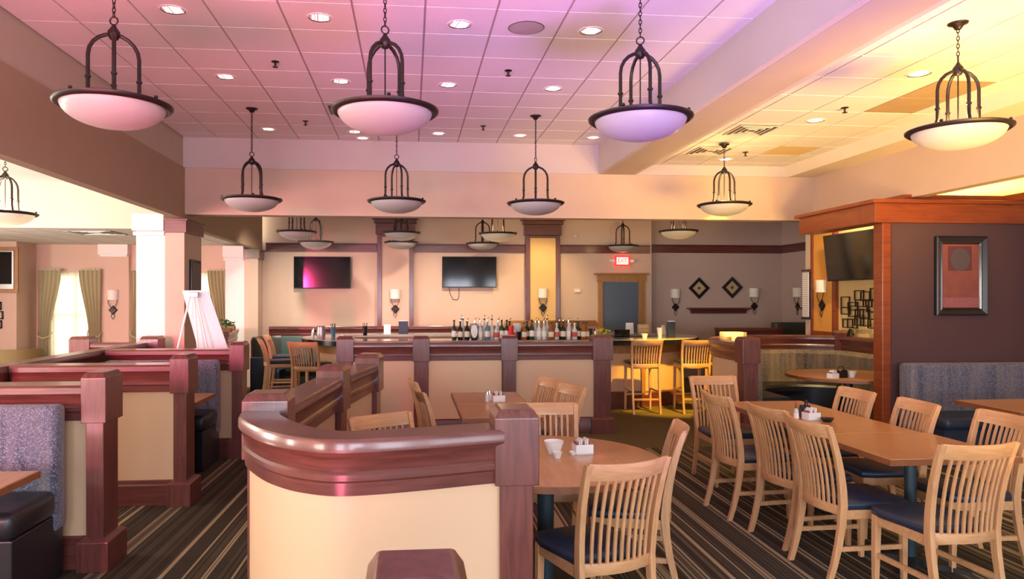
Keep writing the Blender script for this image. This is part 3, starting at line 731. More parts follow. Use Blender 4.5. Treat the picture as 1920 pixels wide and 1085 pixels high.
MB().sweep([(4.45, 8.4)] + arc(CX, CY, CR - .40, 180, 45, 22), [(.22, .40), (.22, .46), (.19, .49), (-.19, .49), (-.22, .46), (-.22, .40)]).build('seat_cushion', 'leather_black', t, smooth=40)
MB().sweep([(4.41, 8.4)] + arc(CX, CY, CR - .36, 180, 45, 22), [(.2, .0), (.2, .40), (-.2, .40), (-.2, .0)]).build('base', 'leather_black', t, smooth=40)
# ================================================================== CHAIRS AND STOOLS
def make_chair(label, loc, rz, group, seat_h=.46, top=.945, stool=False):
    t = thing('bar_stool' if stool else 'dining_chair', label, 'stool' if stool else 'chair', loc, rz, group)
    s = seat_h; bt = top; hb = s - .06
    # seat
    MB().rings([[(-.195 - g, -.2, z), (.195 + g, -.2, z), (.225 + g, .12, z), (.20 + g, .215, z), (-.20 - g, .215, z), (-.225 - g, .12, z)] for z, g in ((s - .025, 0), (s + .0, .008), (s + .018, .0), (s + .026, -.03))]).build('seat', 'leather_navy', t, smooth=50, bevel=.004)
    MB().box(-.2, .2, .185, .207, s - .08, s - .025).box(-.2, .2, -.2, -.18, s - .08, s - .025).box(-.207, -.185, -.2, .2, s - .08, s - .025).box(.185, .207, -.2, .2, s - .08, s - .025).build('apron', 'maple_h', t, bevel=.002)
    def back_y(z):
        u = (z - s) / (bt - s); return -.215 - .02 * u - .085 * u * u
    for sx in (-1, 1):
        MB().post([(sx * .195, .19, 0), (sx * .193, .188, s * .5), (sx * .19, .186, s - .025)], [(.028, .028), (.036, .036), (.04, .04)]).build('front_leg', 'maple', t, bevel=.003)
        pts = []; sz = []
        for z in (0, s * .25, s * .5, s * .75, s):
            u = z / s; pts.append((sx * (.200 + .004 * u), -.215 - .09 * (1 - u) ** 1.7, z)); sz.append((.03, .034 + .014 * u))
        for q in (.2, .4, .6, .8, 1.0):
            z = s + q * (bt - s); pts.append((sx * (.204 + .018 * q), back_y(z), z)); sz.append((.032, .048 - .016 * q))
        MB().post(pts, sz).build('rear_leg', 'maple', t, bevel=.003)
        zs = s * .44
        MB().box(sx * .194 - .009, sx * .194 + .009, -.235, .19, zs - .014, zs + .014).build('stretcher', 'maple_h', t)
    def curve(z, xm, n=8):
        return [(-xm + 2 * xm * k / n, back_y(z) - .045 * (1 - (-1 + 2 * k / n) ** 2), z) for k in range(n + 1)]
    # top rail with its crown slightly raised
    rs = []
    for k in range(11):
        q = -1 + 2 * k / 10; x = .222 * q; c = .045 * (1 - q * q)
        zb = bt - .085 + .008 * q * q; zt = bt + .006 * q * q
        rs.append([(x, back_y(zb) - c - .011, zb), (x, back_y(zt) - c - .010, zt), (x, back_y(zt) - c + .010, zt), (x, back_y(zb) - c + .011, zb)])
    MB().rings(rs).build('top_rail', 'maple_h', t, smooth=35, bevel=.003)
    MB().bar(curve(hb + .03, .195), .055, .02).build('lower_rail', 'maple_h', t, smooth=35, bevel=.002)
    for k in range(9):
        x = -.152 + .038 * k; q = x / .21; c = .045 * (1 - q * q); pts = []
        for m in range(6):
            z = hb + .05 + (bt - .07 - hb - .05) * m / 5
            pts.append((x * (1 + .06 * m / 5), back_y(z) - c, z))
        MB().post(pts, [(.015, .011)] * 6).build('slat', 'maple', t, smooth=50)
    if stool:
        MB().box(-.19, .19, .18, .2, .22, .25).box(-.2, .2, -.27, -.25, .2, .225).build('footrest', 'maple_h', t)
    return t
GC = 'slat-back dining chairs'
def F(dx, dy): return math.atan2(dy, dx) - PI / 2       # rotation that makes the chair face (dx, dy)
ch0 = make_chair('foreground slat-back chair seen from behind at the round table', (.91, 3.56, 0), R(19), GC)
CH = [((1.29, 4.22), F(-1, .27), 'slat-back chair seen edge-on at the right of the round table'),
      ((.95, 4.78), F(-.05, -1), 'chair at the far side of the round table facing the camera'),
      ((2.73, 5.50), F(1, .05), 'first slat-back chair on the aisle side of the long table, farthest'),
      ((2.80, 4.86), F(1, .12), 'second slat-back chair on the aisle side of the long table'),
      ((2.78, 4.27), F(1, .04), 'nearest slat-back chair on the aisle side of the long table'),
      ((2.94, 6.42), F(.02, -1), 'pale chair at the far end of the long table facing the camera'),
      ((3.38, 5.64), F(-1, 0), 'farthest chair on the wall side of the long table'),
      ((3.41, 4.98), F(-1, .08), 'middle chair on the wall side of the long table'),
      ((3.56, 4.36), F(-1, .03), 'chair on the wall side of the nearest table, at the right edge'),
      ((2.93, 3.80), R(5), 'big foreground chair at lower right with its slatted back to the camera'),
      ((1.01, 6.56), F(-1, -.28), 'farther chair on the right of the two square tables'),
      ((1.09, 6.02), F(-1, -.28), 'nearer chair on the right of the two square tables'),
      ((.34, 6.72), F(1, .12), 'farther chair on the left of the two square tables'),
      ((.40, 5.98), F(1, .12), 'nearer chair on the left of the two square tables'),
      ((-.02, 4.42), F(.55, -.83), 'chair behind the curved divider with only its top rail showing'),]
for (x, y), rz, lab in CH: dup(ch0, (x, y, 0), rz, lab)
st0 = make_chair('bar stool at the left of the golden pair before the counter', (3.48, 10.26 + .3, 0), R(-2), 'bar stools at the counter', .74, 1.09, True)
for x, y, rz, lab in ((4.24, 10.52, R(-4), 'yellow-lit bar stool at the right of the pair before the counter'), (4.95, 10.95, R(38), 'bar stool round the corner of the counter, half hidden by the booth post'), (5.35, 11.9, R(80), 'orange-lit bar stool behind the striped booth post'),
        (-1.98, 11.25, R(-75), 'side-on bar stool in front of the dark curved booth'), (-1.42, 10.58, R(-20), 'golden bar stool with its back to the camera at the bar end'), (-2.08, 12.2, R(-88), 'bar stool partly hidden behind the side-on stool at the bar end')):
    dup(st0, (x, y, 0), rz, lab)

# ================================================================== THE BAR
def stadium(x0, x1, y0, y1, n=10):
    r = (y1 - y0) / 2; yc = (y0 + y1) / 2
    return arc(x1 - r, yc, r, -90, 90, n) + arc(x0 + r, yc, r, 90, 270, n)
bx0, bx1, by0, by1 = -1.75, 4.85, 10.78, 13.3
out = stadium(bx0, bx1, by0, by1, 14)
t = thing('bar_counter', 'long rounded island bar with dark-edged stone top and panelled front', 'bar')
MB().sweep(out, [(-.02, 1.03), (-.03, 1.04), (-.03, 1.062), (-.02, 1.07), (.55, 1.07), (.55, 1.03)], loop=True).build('countertop', 'stone_top', t, smooth=30)
MB().sweep(out, [(-.036, .985), (-.036, 1.06), (-.031, 1.06), (-.031, 1.03), (.0, 1.03), (.0, .985)], loop=True).build('counter_edge', 'black_gloss', t, smooth=30)
MB().sweep(out, [(.24, .0), (.24, 1.03), (.30, 1.03), (.30, 0)], loop=True).build('front_panel', 'panel_cream', t, smooth=30)
MB().sweep(out, [(.21, .84), (.21, 1.0), (.24, 1.0), (.24, .84)], loop=True).build('upper_rail', 'oak_trim', t, smooth=30)
MB().sweep(out, [(.20, 0.0), (.20, .22), (.24, .24), (.24, 0)], loop=True).build('kick_rail', 'mahogany', t, smooth=30)
inn = stadium(bx0 + .62, bx1 - .62, by0 + .62, by1 - .62, 14)
MB().sweep(inn, [(-.05, .84), (-.05, .87), (.42, .87), (.42, .84)], loop=True).build('work_counter', 'steel', t, smooth=30)
MB().sweep(inn, [(.0, 0), (.0, .84), (.38, .84), (.38, 0)], loop=True).build('work_cabinet', 'black_matte', t, smooth=30)
for k in range(8):
    x = -.4 + k * .58
    MB().box(x - .03, x + .03, by0 + .205, by0 + .24, .22, .84).build('stile', 'oak_trim', t)

# bottles
def bottle(x, y, kind, label, rz=0):
    t = thing('bottle', label, 'bottle', (x, y, 1.07), rz, 'bottles lined up on the bar')
    body, r, h, lab, cap, poor = kind
    MB().lathe([(.001, 0), (r * .95, .002), (r, .01), (r, h * .58), (r * .85, h * .66), (r * .38, h * .76), (r * .34, h * .95), (r * .38, h), (.001, h)], 14, caps=False).build('glass', body, t, smooth=40)
    MB().lathe([(r + .001, h * .18), (r + .0014, h * .19), (r + .0014, h * .48), (r + .001, h * .49)], 14, caps=False).build('paper_label', lab, t, smooth=True)
    MB().lathe([(.001, h * .98), (r * .42, h * .985), (r * .42, h * 1.06), (.001, h * 1.07)], 10, caps=False).build('cap', cap, t, smooth=True)
    if poor:
        MB().tube([(0, 0, h * 1.06), (0, 0, h * 1.12), (.012, 0, h * 1.18), (.028, 0, h * 1.24)], .006, 6).build('pourer', 'chrome', t)
    return t
K = {'wine': ('green_glass', .037, .29, 'paper', 'black_matte', 0), 'dark': ('dark_glass', .04, .27, 'label_cream', 'black_matte', 1), 'clear': ('clear_bottle', .038, .27, 'paper', 'chrome', 1),
     'amber': ('amber_glass', .042, .25, 'label_cream', 'black_matte', 0), 'red': ('clear_bottle', .04, .24, 'label_red', 'porcelain', 0), 'blue': ('blue_glass', .038, .28, 'paper', 'steel', 1), 'tallc': ('clear_bottle', .035, .31, 'label_cream', 'black_matte', 1)}
seq = [(.66, .02, 'wine'), (.755, .05, 'dark'), (.80, .14, 'tallc'), (.86, .03, 'dark'), (.985, .13, 'clear'), (1.06, .03, 'clear'), (1.13, .10, 'tallc'), (1.17, .02, 'blue'), (1.245, .08, 'tallc'), (1.31, .02, 'red'), (1.345, .12, 'clear'), (1.393, .03, 'wine'),
       (1.47, .03, 'wine'), (1.53, .14, 'dark'), (1.585, .02, 'red'), (1.74, .02, 'amber'), (1.80, .12, 'dark'), (1.86, .03, 'wine'), (1.93, .11, 'clear'), (1.97, .02, 'clear'), (2.05, .04, 'clear'), (2.115, .12, 'tallc'), (2.16, .02, 'amber'), (2.25, .04, 'red'),
       (2.31, .12, 'dark'), (2.35, .03, 'dark'), (2.437, .05, 'clear'), (2.48, .13, 'red'), (2.53, .03, 'red'), (2.60, .10, 'dark'), (2.67, .04, 'amber'), (2.74, .12, 'amber')]
DESC = {'wine': 'dark green wine bottle', 'dark': 'dark bottle with pourer', 'clear': 'clear white-labelled bottle', 'amber': 'amber bottle',
        'red': 'red-labelled bottle', 'blue': 'bluish bottle', 'tallc': 'tall clear bottle'}
NUM = ['first', 'second', 'third', 'fourth', 'fifth', 'sixth', 'seventh', 'eighth', 'ninth', 'tenth', 'eleventh', 'twelfth']
for k, (x, dy, kd) in enumerate(seq):
    where = (NUM[k] + ' from the left end' if k < 10 else NUM[k - 10] + ' right of the tenth' if k < 20 else NUM[31 - k] + ' from the right end') + ' of the bar row'
    bottle(x, 10.86 + dy, K[kd], DESC[kd] + ', ' + where, rz=random.uniform(0, 6))
# things standing on the counter
def counter_z(): return 1.07
t = thing('picture_stand', 'small white oval plaque in dark frame among the bottles', 'plaque', (.965, 10.84, 1.07))
MB().box(-.062, .062, 0, .018, .02, .25).box(-.05, .05, -.01, .06, 0, .02).build('frame', 'frame_black', t, bevel=.012)
MB().rings([[(.05 * math.cos(a) * 1.0, yv, .135 + .1 * math.sin(a)) for a in [2 * PI * k / 20 for k in range(20)]] for yv in (-.004, .002)]).build('plaque_face', 'paper', t)
t = thing('tumbler', 'bright red plastic cup between the bottles', 'cup', (1.50 + .02, 10.80, 1.07))
MB().lathe([(.001, 0), (.03, 0), (.045, .22), (.042, .22), (.029, .008), (.001, .008)], 18, caps=False).build('cup_wall', 'red_plastic', t, smooth=40)
t = thing('napkin_holder', 'white napkin bundle in a black caddy on the bar', 'napkin holder', (1.66, 11.06, 1.07))
MB().lathe([(.001, 0), (.055, 0), (.06, .12), (.055, .12), (.05, .01), (.001, .01)], 16, caps=False).build('caddy', 'black_matte', t, smooth=40)
MB().lathe([(.045, .05), (.06, .15), (.072, .22), (.05, .25), (.02, .23), (.001, .24)], 9, caps=False).build('napkins', 'paper', t, smooth=30)
t = thing('flower_pot', 'small pot of yellow flowers on the bar', 'flowers', (3.02, 11.0, 1.07))
MB().lathe([(.001, 0), (.04, 0), (.055, .07), (.05, .07), (.001, .06)], 14, caps=False).build('pot', 'porcelain', t, smooth=40)
mb = MB(); mb2 = MB()
for k in range(46):
    a = random.uniform(0, 2 * PI); r = random.uniform(.01, .10); z = .09 + random.uniform(0, .09) * (1 - r * 5)
    z = max(z, .075); c = (r * math.cos(a), r * math.sin(a), z)
    (mb if k % 3 else mb2).lathe([(.001, -.012), (.019, -.004), (.019, .006), (.001, .012)], 6, c, caps=False)
mb.build('blossoms', 'flower_yellow', t); mb2.build('leaves', 'leaf_green', t)
def card(x, y, z, w, h, label, mat='paper', rz=0.0):
    t = thing('table_card', label, 'card', (x, y, z), rz)
    MB().add([(-w / 2, -.03, 0), (w / 2, -.03, 0), (w / 2, 0, h), (-w / 2, 0, h), (-w / 2, .03, 0), (w / 2, .03, 0)], [(0, 1, 2, 3), (4, 3, 2, 5), (0, 3, 4), (1, 5, 2), (0, 4, 5, 1)]).build('folded_card', mat, t)
    MB().box(-w / 2 + .01, w / 2 - .01, -.034, .034, 0, .006).build('base', mat, t)
card(-.42, 12.95, 1.07, .12, .17, 'white folded card on the bar left of the menu holder')
card(3.92, 12.55, 1.07, .14, .2, 'white folded card near the blue door on the bar')
card(4.52, 12.5, 1.07, .09, .16, 'small tilted white card at the right of the bar', rz=.5)
def menu_box(x, y, w, h, label):
    t = thing('menu_holder', label, 'menu holder', (x, y, 1.07))
    B(-w / 2, w / 2, -.04, .04, 0, h).build('sleeve', 'leather_navy', t, bevel=.006); B(-w / 2 + .01, w / 2 - .01, -.03, .03, h - .01, h + .012).build('menus', 'paper', t)
menu_box(-.13, 12.9, .17, .23, 'navy menu holder on the bar in front of the left pilaster')
menu_box(4.22, 11.3, .12, .26, 'tall dark menu holder at the right end of the bar')
t = thing('knife_block', 'honey wooden block standing on the bar before the blue door', 'wood block', (4.02, 12.1, 1.07))
MB().box(-.095, .095, -.05, .05, 0, .19).build('block', 'gold_wood_light', t, bevel=.02); MB().box(-.08, .08, -.056, -.05, .05, .056).box(-.08, .08, -.056, -.05, .11, .116).build('grooves', 'table_edge', t)
t = thing('register', 'low dark cash register on the bar near the end post', 'register', (3.5, 11.62, .87))
MB().box(-.2, .2, -.15, .15, 0, .2).build('body', 'leather_navy', t, bevel=.02); MB().box(-.13, .13, -.02, .0, .2, .32).build('screen', 'screen', t, bevel=.005)
t = thing('service_cabinet', 'low wooden cabinet with angled top and dark slotted front behind the bottles', 'cabinet', (2.35, 12.05, 0))
MB().box(-.7, .75, -.22, .22, .87, 1.2).build('case', 'black_matte', t)
MB().rings([[(x, y, z) for y, z in ((-.27, 1.2), (.27, 1.2), (.27, 1.24), (0, 1.33), (-.27, 1.24))] for x in (-.75, .82)]).build('top', 'oak_trim', t)
for k in range(13): B(-.68 + k * .115, -.655 + k * .115, -.235, -.215, .88, 1.2).build('slat', 'oak_trim', t)
B(-.7, .75, -.2, .2, 0.0, .87).build('plinth', 'black_matte', t)
def shaker(x, y, z, label, mat='clear_bottle', cap='chrome', h=.09, r=.02):
    t = thing('shaker', label, 'shaker', (x, y, z))
    MB().lathe([(.001, 0), (r, 0), (r, h * .6), (r * .8, h * .75), (.001, h * .75)], 12, caps=False).build('glass', mat, t, smooth=40)
    MB().lathe([(.001, h * .74), (r * .85, h * .74), (r * .7, h), (.001, h)], 12, caps=False).build('lid', cap, t, smooth=40)
shaker(2.87, 10.95, 1.07, 'small glass shaker standing alone right of the bottles', h=.13, r=.022)
def cup(x, y, z, r, h, label, mat='porcelain', name='cup'):
    t = thing(name, label, 'cup' if name != 'bowl' else 'bowl', (x, y, z))
    MB().lathe([(.001, 0), (r * .6, 0), (r, h), (r * .93, h), (r * .55, .006), (.001, .006)], 20, caps=False).build('wall', mat, t, smooth=40)
    MB().lathe([(r * .4, -.0), (r * .62, -.0), (r * .62, .004), (r * .4, .004)], 20, caps=False).build('foot_ring', mat, t, smooth=40)
    return t
cup(-1.02, 10.98, 1.07, .045, .09, 'small white cup on the bar left of the divider post'); cup(3.68, 11.0, 1.07, .05, .08, 'white bowl on the bar behind the left stool')
cup(4.05, 11.35, 1.07, .05, .16, 'white tumbler beside the tall dark menu holder')
def tumbler_set(x, y, label, mat):
    t = thing('straw_holder', label, 'holder', (x, y, 1.07))
    MB().lathe([(.001, 0), (.035, 0), (.045, .16), (.04, .16), (.03, .01), (.001, .01)], 14, caps=False).build('tumbler', mat, t, smooth=40)
    mb = MB()
    for k in range(7):
        a = k * .9; mb.tube([(.012 * math.cos(a), .012 * math.sin(a), .02), (.04 * math.cos(a), .04 * math.sin(a), .22)], .004, 5)
    mb.build('straws', 'black_matte', t)
tumbler_set(-1.28, 12.0, 'teal tumbler of straws at the left end of the bar', 'blue_glass'); tumbler_set(-.78, 12.4, 'black tumbler of straws behind the left divider post', 'black_gloss')
t = thing('water_pitcher', 'silver water pitcher on the rounded left end of the bar', 'pitcher', (-1.42, 11.55, 1.07))
MB().lathe([(.001, 0), (.06, 0), (.075, .08), (.06, .17), (.066, .2), (.06, .2), (.05, .17), (.001, .02)], 20, caps=False).build('body', 'steel', t, smooth=40)
MB().tube([(-.06, 0, .17), (-.115, 0, .16), (-.12, 0, .09), (-.068, 0, .05)], .008, 6).build('handle', 'steel', t); shaker(-1.86 + .25, 12.0, 1.07, 'salt shaker left of the silver pitcher on the bar', h=.12, r=.025)
# ================================================================== TABLE-TOP THINGS
Z7 = .76
cup(.87, 4.30, Z7, .062, .075, 'white bowl on the round table beside the curved divider', name='bowl')
cup(.865, 4.17, Z7, .03, .035, 'tiny white creamer cup in front of the bowl on the round table'); cup(.975, 4.24, Z7, .025, .02, 'smallest white dish between bowl and packet holder on the round table')
def packet_holder(x, y, label, rz=0.0, mat='porcelain'):
    t = thing('packet_holder', label, 'holder', (x, y, Z7), rz)
    MB().box(-.055, .055, -.04, .04, 0, .006).box(-.055, .055, -.04, -.035, 0, .06).box(-.055, .055, .035, .04, 0, .06).box(-.055, -.05, -.035, .035, 0, .06).box(.05, .055, -.035, .035, 0, .06).build('tray', mat, t)
    for k in range(7):
        B(-.046 + .013 * k, -.038 + .013 * k, -.03, .03, .006, .075 + .01 * (k % 3)).build('packet', 'paper' if k % 3 else 'art_rose', t)
packet_holder(1.04, 4.27, 'white sugar packet holder on the round table', R(8))
def caddy(x, y, label, rz=0.0):
    t = thing('condiment_caddy', label, 'caddy', (x, y, Z7), rz)
    MB().box(-.06, .06, -.045, .045, 0, .008).box(-.06, .06, -.045, -.04, 0, .07).box(-.06, .06, .04, .045, 0, .07).box(-.06, -.055, -.04, .04, 0, .09).box(.055, .06, -.04, .04, 0, .09).build('tray', 'black_matte', t)
    MB().tube([(-.058, 0, .08), (-.03, 0, .13), (.03, 0, .13), (.058, 0, .08)], .006, 6).build('handle', 'black_matte', t)
    return t
caddy(3.13, 5.42, 'black condiment caddy with arched handle on the long table', R(70))
packet_holder(3.10, 5.30, 'white packet holder in front of the black caddy', R(10))
cup(3.17, 5.20, Z7, .05, .03, 'shallow black dish with white lining on the long table', 'black_gloss', 'bowl')
t = thing('sauce_bottle', 'small hot sauce bottle with green neck and red cap on the long table', 'bottle', (2.99, 5.32, Z7))
MB().lathe([(.001, 0), (.019, 0), (.019, .06), (.014, .078), (.007, .09), (.007, .112), (.001, .112)], 12, caps=False).build('glass', 'clear_bottle', t, smooth=40)
MB().lathe([(.0195, .012), (.0195, .052)], 12, caps=False).build('paper_label', 'paper', t); MB().lathe([(.0085, .088), (.0085, .12), (.001, .12)], 10, caps=False).build('neck_sleeve', 'leaf_green', t); MB().lathe([(.009, .118), (.009, .137), (.001, .139)], 10, caps=False).build('cap', 'red_plastic', t)
caddy(5.12, 8.12, 'dark condiment caddy on the round booth table', .2)
packet_holder(4.98, 8.05, 'pale packet holder left of the caddy on the booth table', .3); cup(5.28, 8.15, Z7, .055, .07, 'pink-white bowl right of the caddy on the booth table', name='bowl')
packet_holder(.80, 6.50, 'blue-white packet box on the square tables', .1); shaker(.70, 6.52, Z7, 'pepper shaker at the front of the square table group', h=.09); shaker(.73, 6.60, Z7, 'salt shaker at the back of the square table group', 'porcelain', h=.09)

# ================================================================== WALL THINGS
def television(loc, w, h, label, rot=(0, 0, 0), frame='black_gloss'):
    t = thing('television', label, 'television', loc); t.rotation_euler = rot
    MB().box(-w / 2, w / 2, 0, .035, -h / 2, h / 2).box(-w * .3, w * .3, .035, .06, -h * .3, h * .3).build('housing', 'black_matte', t, bevel=.003)
    B(-w / 2 + .012, w / 2 - .012, -.003, .0, -h / 2 + .018, h / 2 - .012).build('screen', 'screen', t)
    MB().box(-.12, .12, .06, .108 if not rot[0] else .25, -.1, .1).build('wall_mount', 'steel', t)
    return t
television((-1.76, YB - .11, 2.225), 1.12, .64, 'wall television reflecting pink light, left of the pink pilaster')
television((1.19, YB - .11, 2.245), 1.11, .63, 'wall television between the two pilasters above the bottles')
tv = television((6.18, 9.6, 2.30), 1.18, .68, 'tilted television on the straw-yellow alcove wall', (R(6), 0, R(-90)))
t = thing('television', 'older silver television in a wooden wall recess at the left edge', 'television', (-7.66, 13.895, 2.23))
MB().box(-.5, .46, -.05, 0, -.42, .42).build('wood_surround', 'oak_trim', t, bevel=.006); MB().box(-.46, .40, -.08, -.04, -.36, .36).build('housing', 'steel', t, bevel=.01); MB().box(-.46, .37, -.084, -.078, -.26, .33).build('screen', 'screen', t)
tag(MB().tube([(.78, YB - .03, 1.93), (.80, YB - .012, 1.80), (.86, YB - .012, 1.69), (.95, YB - .012, 1.68), (.985, YB - .012, 1.75), (.985, YB - .012, 1.92)], .006, 6).build('power_cord', 'black_matte'), 'thin dark cord looping below the middle television', 'cord')

def sconce(loc, rz, label):
    t = thing('wall_sconce', label, 'sconce', loc, rz, 'wall sconces with white half shades')
    prof = [(.1, .0), (.105, .19), (.101, .19), (.096, .0)]
    sh = MB().lathe(prof, 14, (0, 0, .02), PI, 2 * PI, caps=False).build('shade', 'shade_white', t, smooth=40)
    for sx in (-1, 1):
        MB().tube([(sx * .08, -.03, .03), (sx * .085, -.04, -.03), (sx * .05, -.04, -.1), (sx * .012, -.03, -.16)], .006, 6).build('wire_arm', 'bronze', t, smooth=True)
    MB().rings([[(0, y, -.27 + i), (.085 - i, y, -.18), (0, y, -.09 - i), (-.085 + i, y, -.18)] for y, i in ((0, 0), (-.02, 0), (-.028, .02))]).build('diamond_plate', 'bronze', t)
    MB().tube([(-.02, -.015, -.25), (-.035, -.02, -.3), (0, -.02, -.36), (.035, -.02, -.3), (.02, -.015, -.25)], .0055, 6).build('tail_loop', 'bronze', t, smooth=True)
    return t
s0 = sconce((-.31, YB - .12, 1.68), 0, 'wall sconce on the pink pilaster between the televisions')
dup(s0, (2.70, YB - .12, 1.70), 0, 'wall sconce on the golden pilaster right of the televisions')
dup(s0, (5.66, 14.9, 1.70), 0, 'wall sconce left of the diamond pictures on the mauve wall')
dup(s0, (7.42, 14.9, 1.72), 0, 'wall sconce right of the diamond pictures on the mauve wall')
dup(s0, (XR, 14.25, 1.72), R(-90), 'side-on sconce on the far right side wall')
dup(s0, (6.35, 10.54, 1.78), R(-90), 'wall sconce on the orange pilaster in the alcove')
dup(s0, (-5.78, 14.52, 1.66), 0, 'wall sconce between the curtained windows in the left room')

def diamond(x, z, label):
    t = thing('wall_picture', label, 'picture', (x, 14.9, z)); h = .235
    MB().rings([[(0, y, -h + i), (h - i, y, 0), (0, y, h - i), (-h + i, y, 0)] for y, i in ((0, 0), (-.03, 0), (-.03, .085), (-.012, .09))], caps=False).build('frame', 'frame_black', t)
    MB().rings([[(0, y, -h + .08), (h - .08, y, 0), (0, y, h - .08), (-h + .08, y, 0)] for y in (-.006, -.013)]).build('art_panel', 'diamond_cream', t)
    MB().rings([[(0, y, -.04), (.04, y, 0), (0, y, .04), (-.04, y, 0)] for y in (-.012, -.018)]).build('centre_mark', 'art_plum', t)
diamond(6.18, 1.93, 'diamond-shaped framed picture nearer the door'); diamond(6.92, 1.945, 'diamond-shaped framed picture nearer the right sconce')
def shelf(loc, w, rz, label):
    t = thing('wall_shelf', label, 'shelf', loc, rz)
    MB().box(-w / 2, w / 2, -.16, 0, .1, .125).build('board', 'mahogany', t, bevel=.003)
    MB().rings([[(-w / 2 + i, -d_, z), (w / 2 - i, -d_, z), (w / 2 - i, 0, z), (-w / 2 + i, 0, z)] for z, i, d_ in ((0, .09, .06), (.05, .085, .065), (.075, .06, .09), (.1, .02, .14))]).build('apron', 'mahogany', t)
shelf((6.6, 14.9, 1.385), 1.4, 0, 'dark wooden ledge shelf under the diamond pictures'); shelf((XR, 13.5, 1.40), 1.0, R(-90), 'dark ledge on the far right side wall behind the notice')
# exit sign
t = thing('exit_sign', 'lit red exit sign with twin emergency lamps above the blue door', 'exit sign', (4.39, YB, 2.49))
B(-.16, .16, -.06, 0, -.11, .11).build('housing', 'exit_red', t, bevel=.008); B(-.125, .125, -.064, -.058, -.075, .075).build('face', 'exit_face', t)
cu = bpy.data.curves.new('exit_text', 'FONT'); cu.body = 'EXIT'; cu.size = .13; cu.align_x = 'CENTER'; cu.align_y = 'CENTER'; cu.extrude = .002
tmp = bpy.data.objects.new('tmp', cu); COL.objects.link(tmp); dg = bpy.context.evaluated_depsgraph_get(); dg.update()
me = bpy.data.meshes.new_from_object(tmp.evaluated_get(dg)); bpy.data.objects.remove(tmp); me.name = 'lettering'; me.materials.clear(); me.materials.append(MATS['exit_red'])
lt = bpy.data.objects.new('lettering', me); COL.objects.link(lt); lt.parent = t; lt.location = (0, -.066, 0); lt.rotation_euler = (PI / 2, 0, 0); lt.scale = (.72, 1, 1)
for sx in (-1, 1):
    MB().box(sx * .2 - .045, sx * .2 + .045, -.05, -.01, -.03, .03).lathe([(.001, 0), (.04, .0), (.04, .03), (.001, .03)], 12, (sx * .24, -.04, -.02), caps=False).build('emergency_lamp', 'shade_white', t, bevel=.004)
lamp('exit_glow', 'POINT', (4.39, YB - .14, 2.5), 1.6, (1, .08, .06), radius=.06)
t = thing('thermostat', 'small cream wall plate left of the blue door', 'wall plate', (3.45, YB, 1.87)); B(-.07, .07, -.025, 0, -.04, .04).build('cover', 'cream_paint', t, bevel=.006); B(-.03, .03, -.028, -.025, -.015, .015).build('display', 'paper', t)
t = thing('strobe_alarm', 'tiny white strobe alarm high on the wall beside the golden pilaster', 'alarm', (3.40, YB, 3.0)); B(-.05, .05, -.03, 0, -.06, .06).build('base', 'wall_tan', t, bevel=.006); MB().lathe([(.03, 0), (.02, .02), (.001, .026)], 10, (0, -.03, 0)).build('lens', 'porcelain', t)
# notice board and big framed art
t = thing('framed_notice', 'narrow framed printed notice at the left of the orange pilaster', 'notice', (6.34, 10.93, 1.77))
MB().box(-.03, .0, -.09, .09, -.37, .37).box(-.05, -.03, -.11, .11, -.40, -.36).box(-.05, -.03, -.11, .11, .36, .40).build('frame', 'frame_black', t); B(-.045, -.031, -.085, .085, -.36, .36).build('sheet', 'printed_sheet', t)
t = thing('framed_picture', 'large black-framed abstract print hanging on the plum wall', 'picture', (6.13, 7.5, 1.955)); w, h = .305, .44
MB().rings([[(-w + i, y, -h + i), (w - i, y, -h + i), (w - i, y, h - i), (-w + i, y, h - i)] for y, i in ((0, 0), (-.045, .0), (-.055, .012), (-.035, .055), (-.04, .07), (-.02, .08), (-.015, .09))], caps=False).build('frame', 'frame_black', t)
B(-w + .085, w - .085, -.02, -.012, -h + .085, h - .085).build('print', 'art_rust', t)
B(-.15, .13, -.024, -.02, .06, .33).build('print_square', 'art_plum', t); MB().rings([[(-.01 + .115 * math.cos(2 * PI * k / 28), y, .185 + .125 * math.sin(2 * PI * k / 28)) for k in range(28)] for y in (-.027, -.0235)]).build('print_disc', 'art_grey', t); B(-.215, .215, -.024, -.02, -.35, -.24).build('print_band', 'art_rose', t)
# collage of open rectangles on the straw wall
t = thing('wall_collage', 'dark metal collage of overlapping open rectangles on the straw wall', 'wall art', (6.4, 9.50, 1.56))
random.seed(3)
for k in range(26):
    cy = -.45 + (k % 7) * .15 + random.uniform(-.04, .04); cz = -.19 + (k // 7) * .125 + random.uniform(-.03, .03); w = random.uniform(.08, .13); h = random.uniform(.05, .085); b = .013; x0, x1 = -.035 - .004 * (k % 3), -.02 - .004 * (k % 3)
    MB().box(x0, x1, cy - w, cy + w, cz - h, cz - h + b).box(x0, x1, cy - w, cy + w, cz + h - b, cz + h).box(x0, x1, cy - w, cy - w + b, cz - h, cz + h).box(x0, x1, cy + w - b, cy + w, cz - h, cz + h).build('rectangle', 'bronze', t)
B(-.02, -.0, -.02, .02, -.05, .05).build('wall_bracket', 'bronze', t)
t = thing('wall_collage', 'dark square metal frames at the far left edge below the old television', 'wall art', (-7.6, 13.9, 1.42))
for cx, cz in ((0.02, .15), (0.05, -.02), (.03, -.19), (-.2, .05)):
    w = .075; b = .022; MB().box(cx - w, cx + w, -.03, -.01, cz - w, cz - w + b).box(cx - w, cx + w, -.03, -.01, cz + w - b, cz + w).box(cx - w, cx - w + b, -.03, -.01, cz - w, cz + w).box(cx + w - b, cx + w, -.03, -.01, cz - w, cz + w).build('rectangle', 'bronze', t)
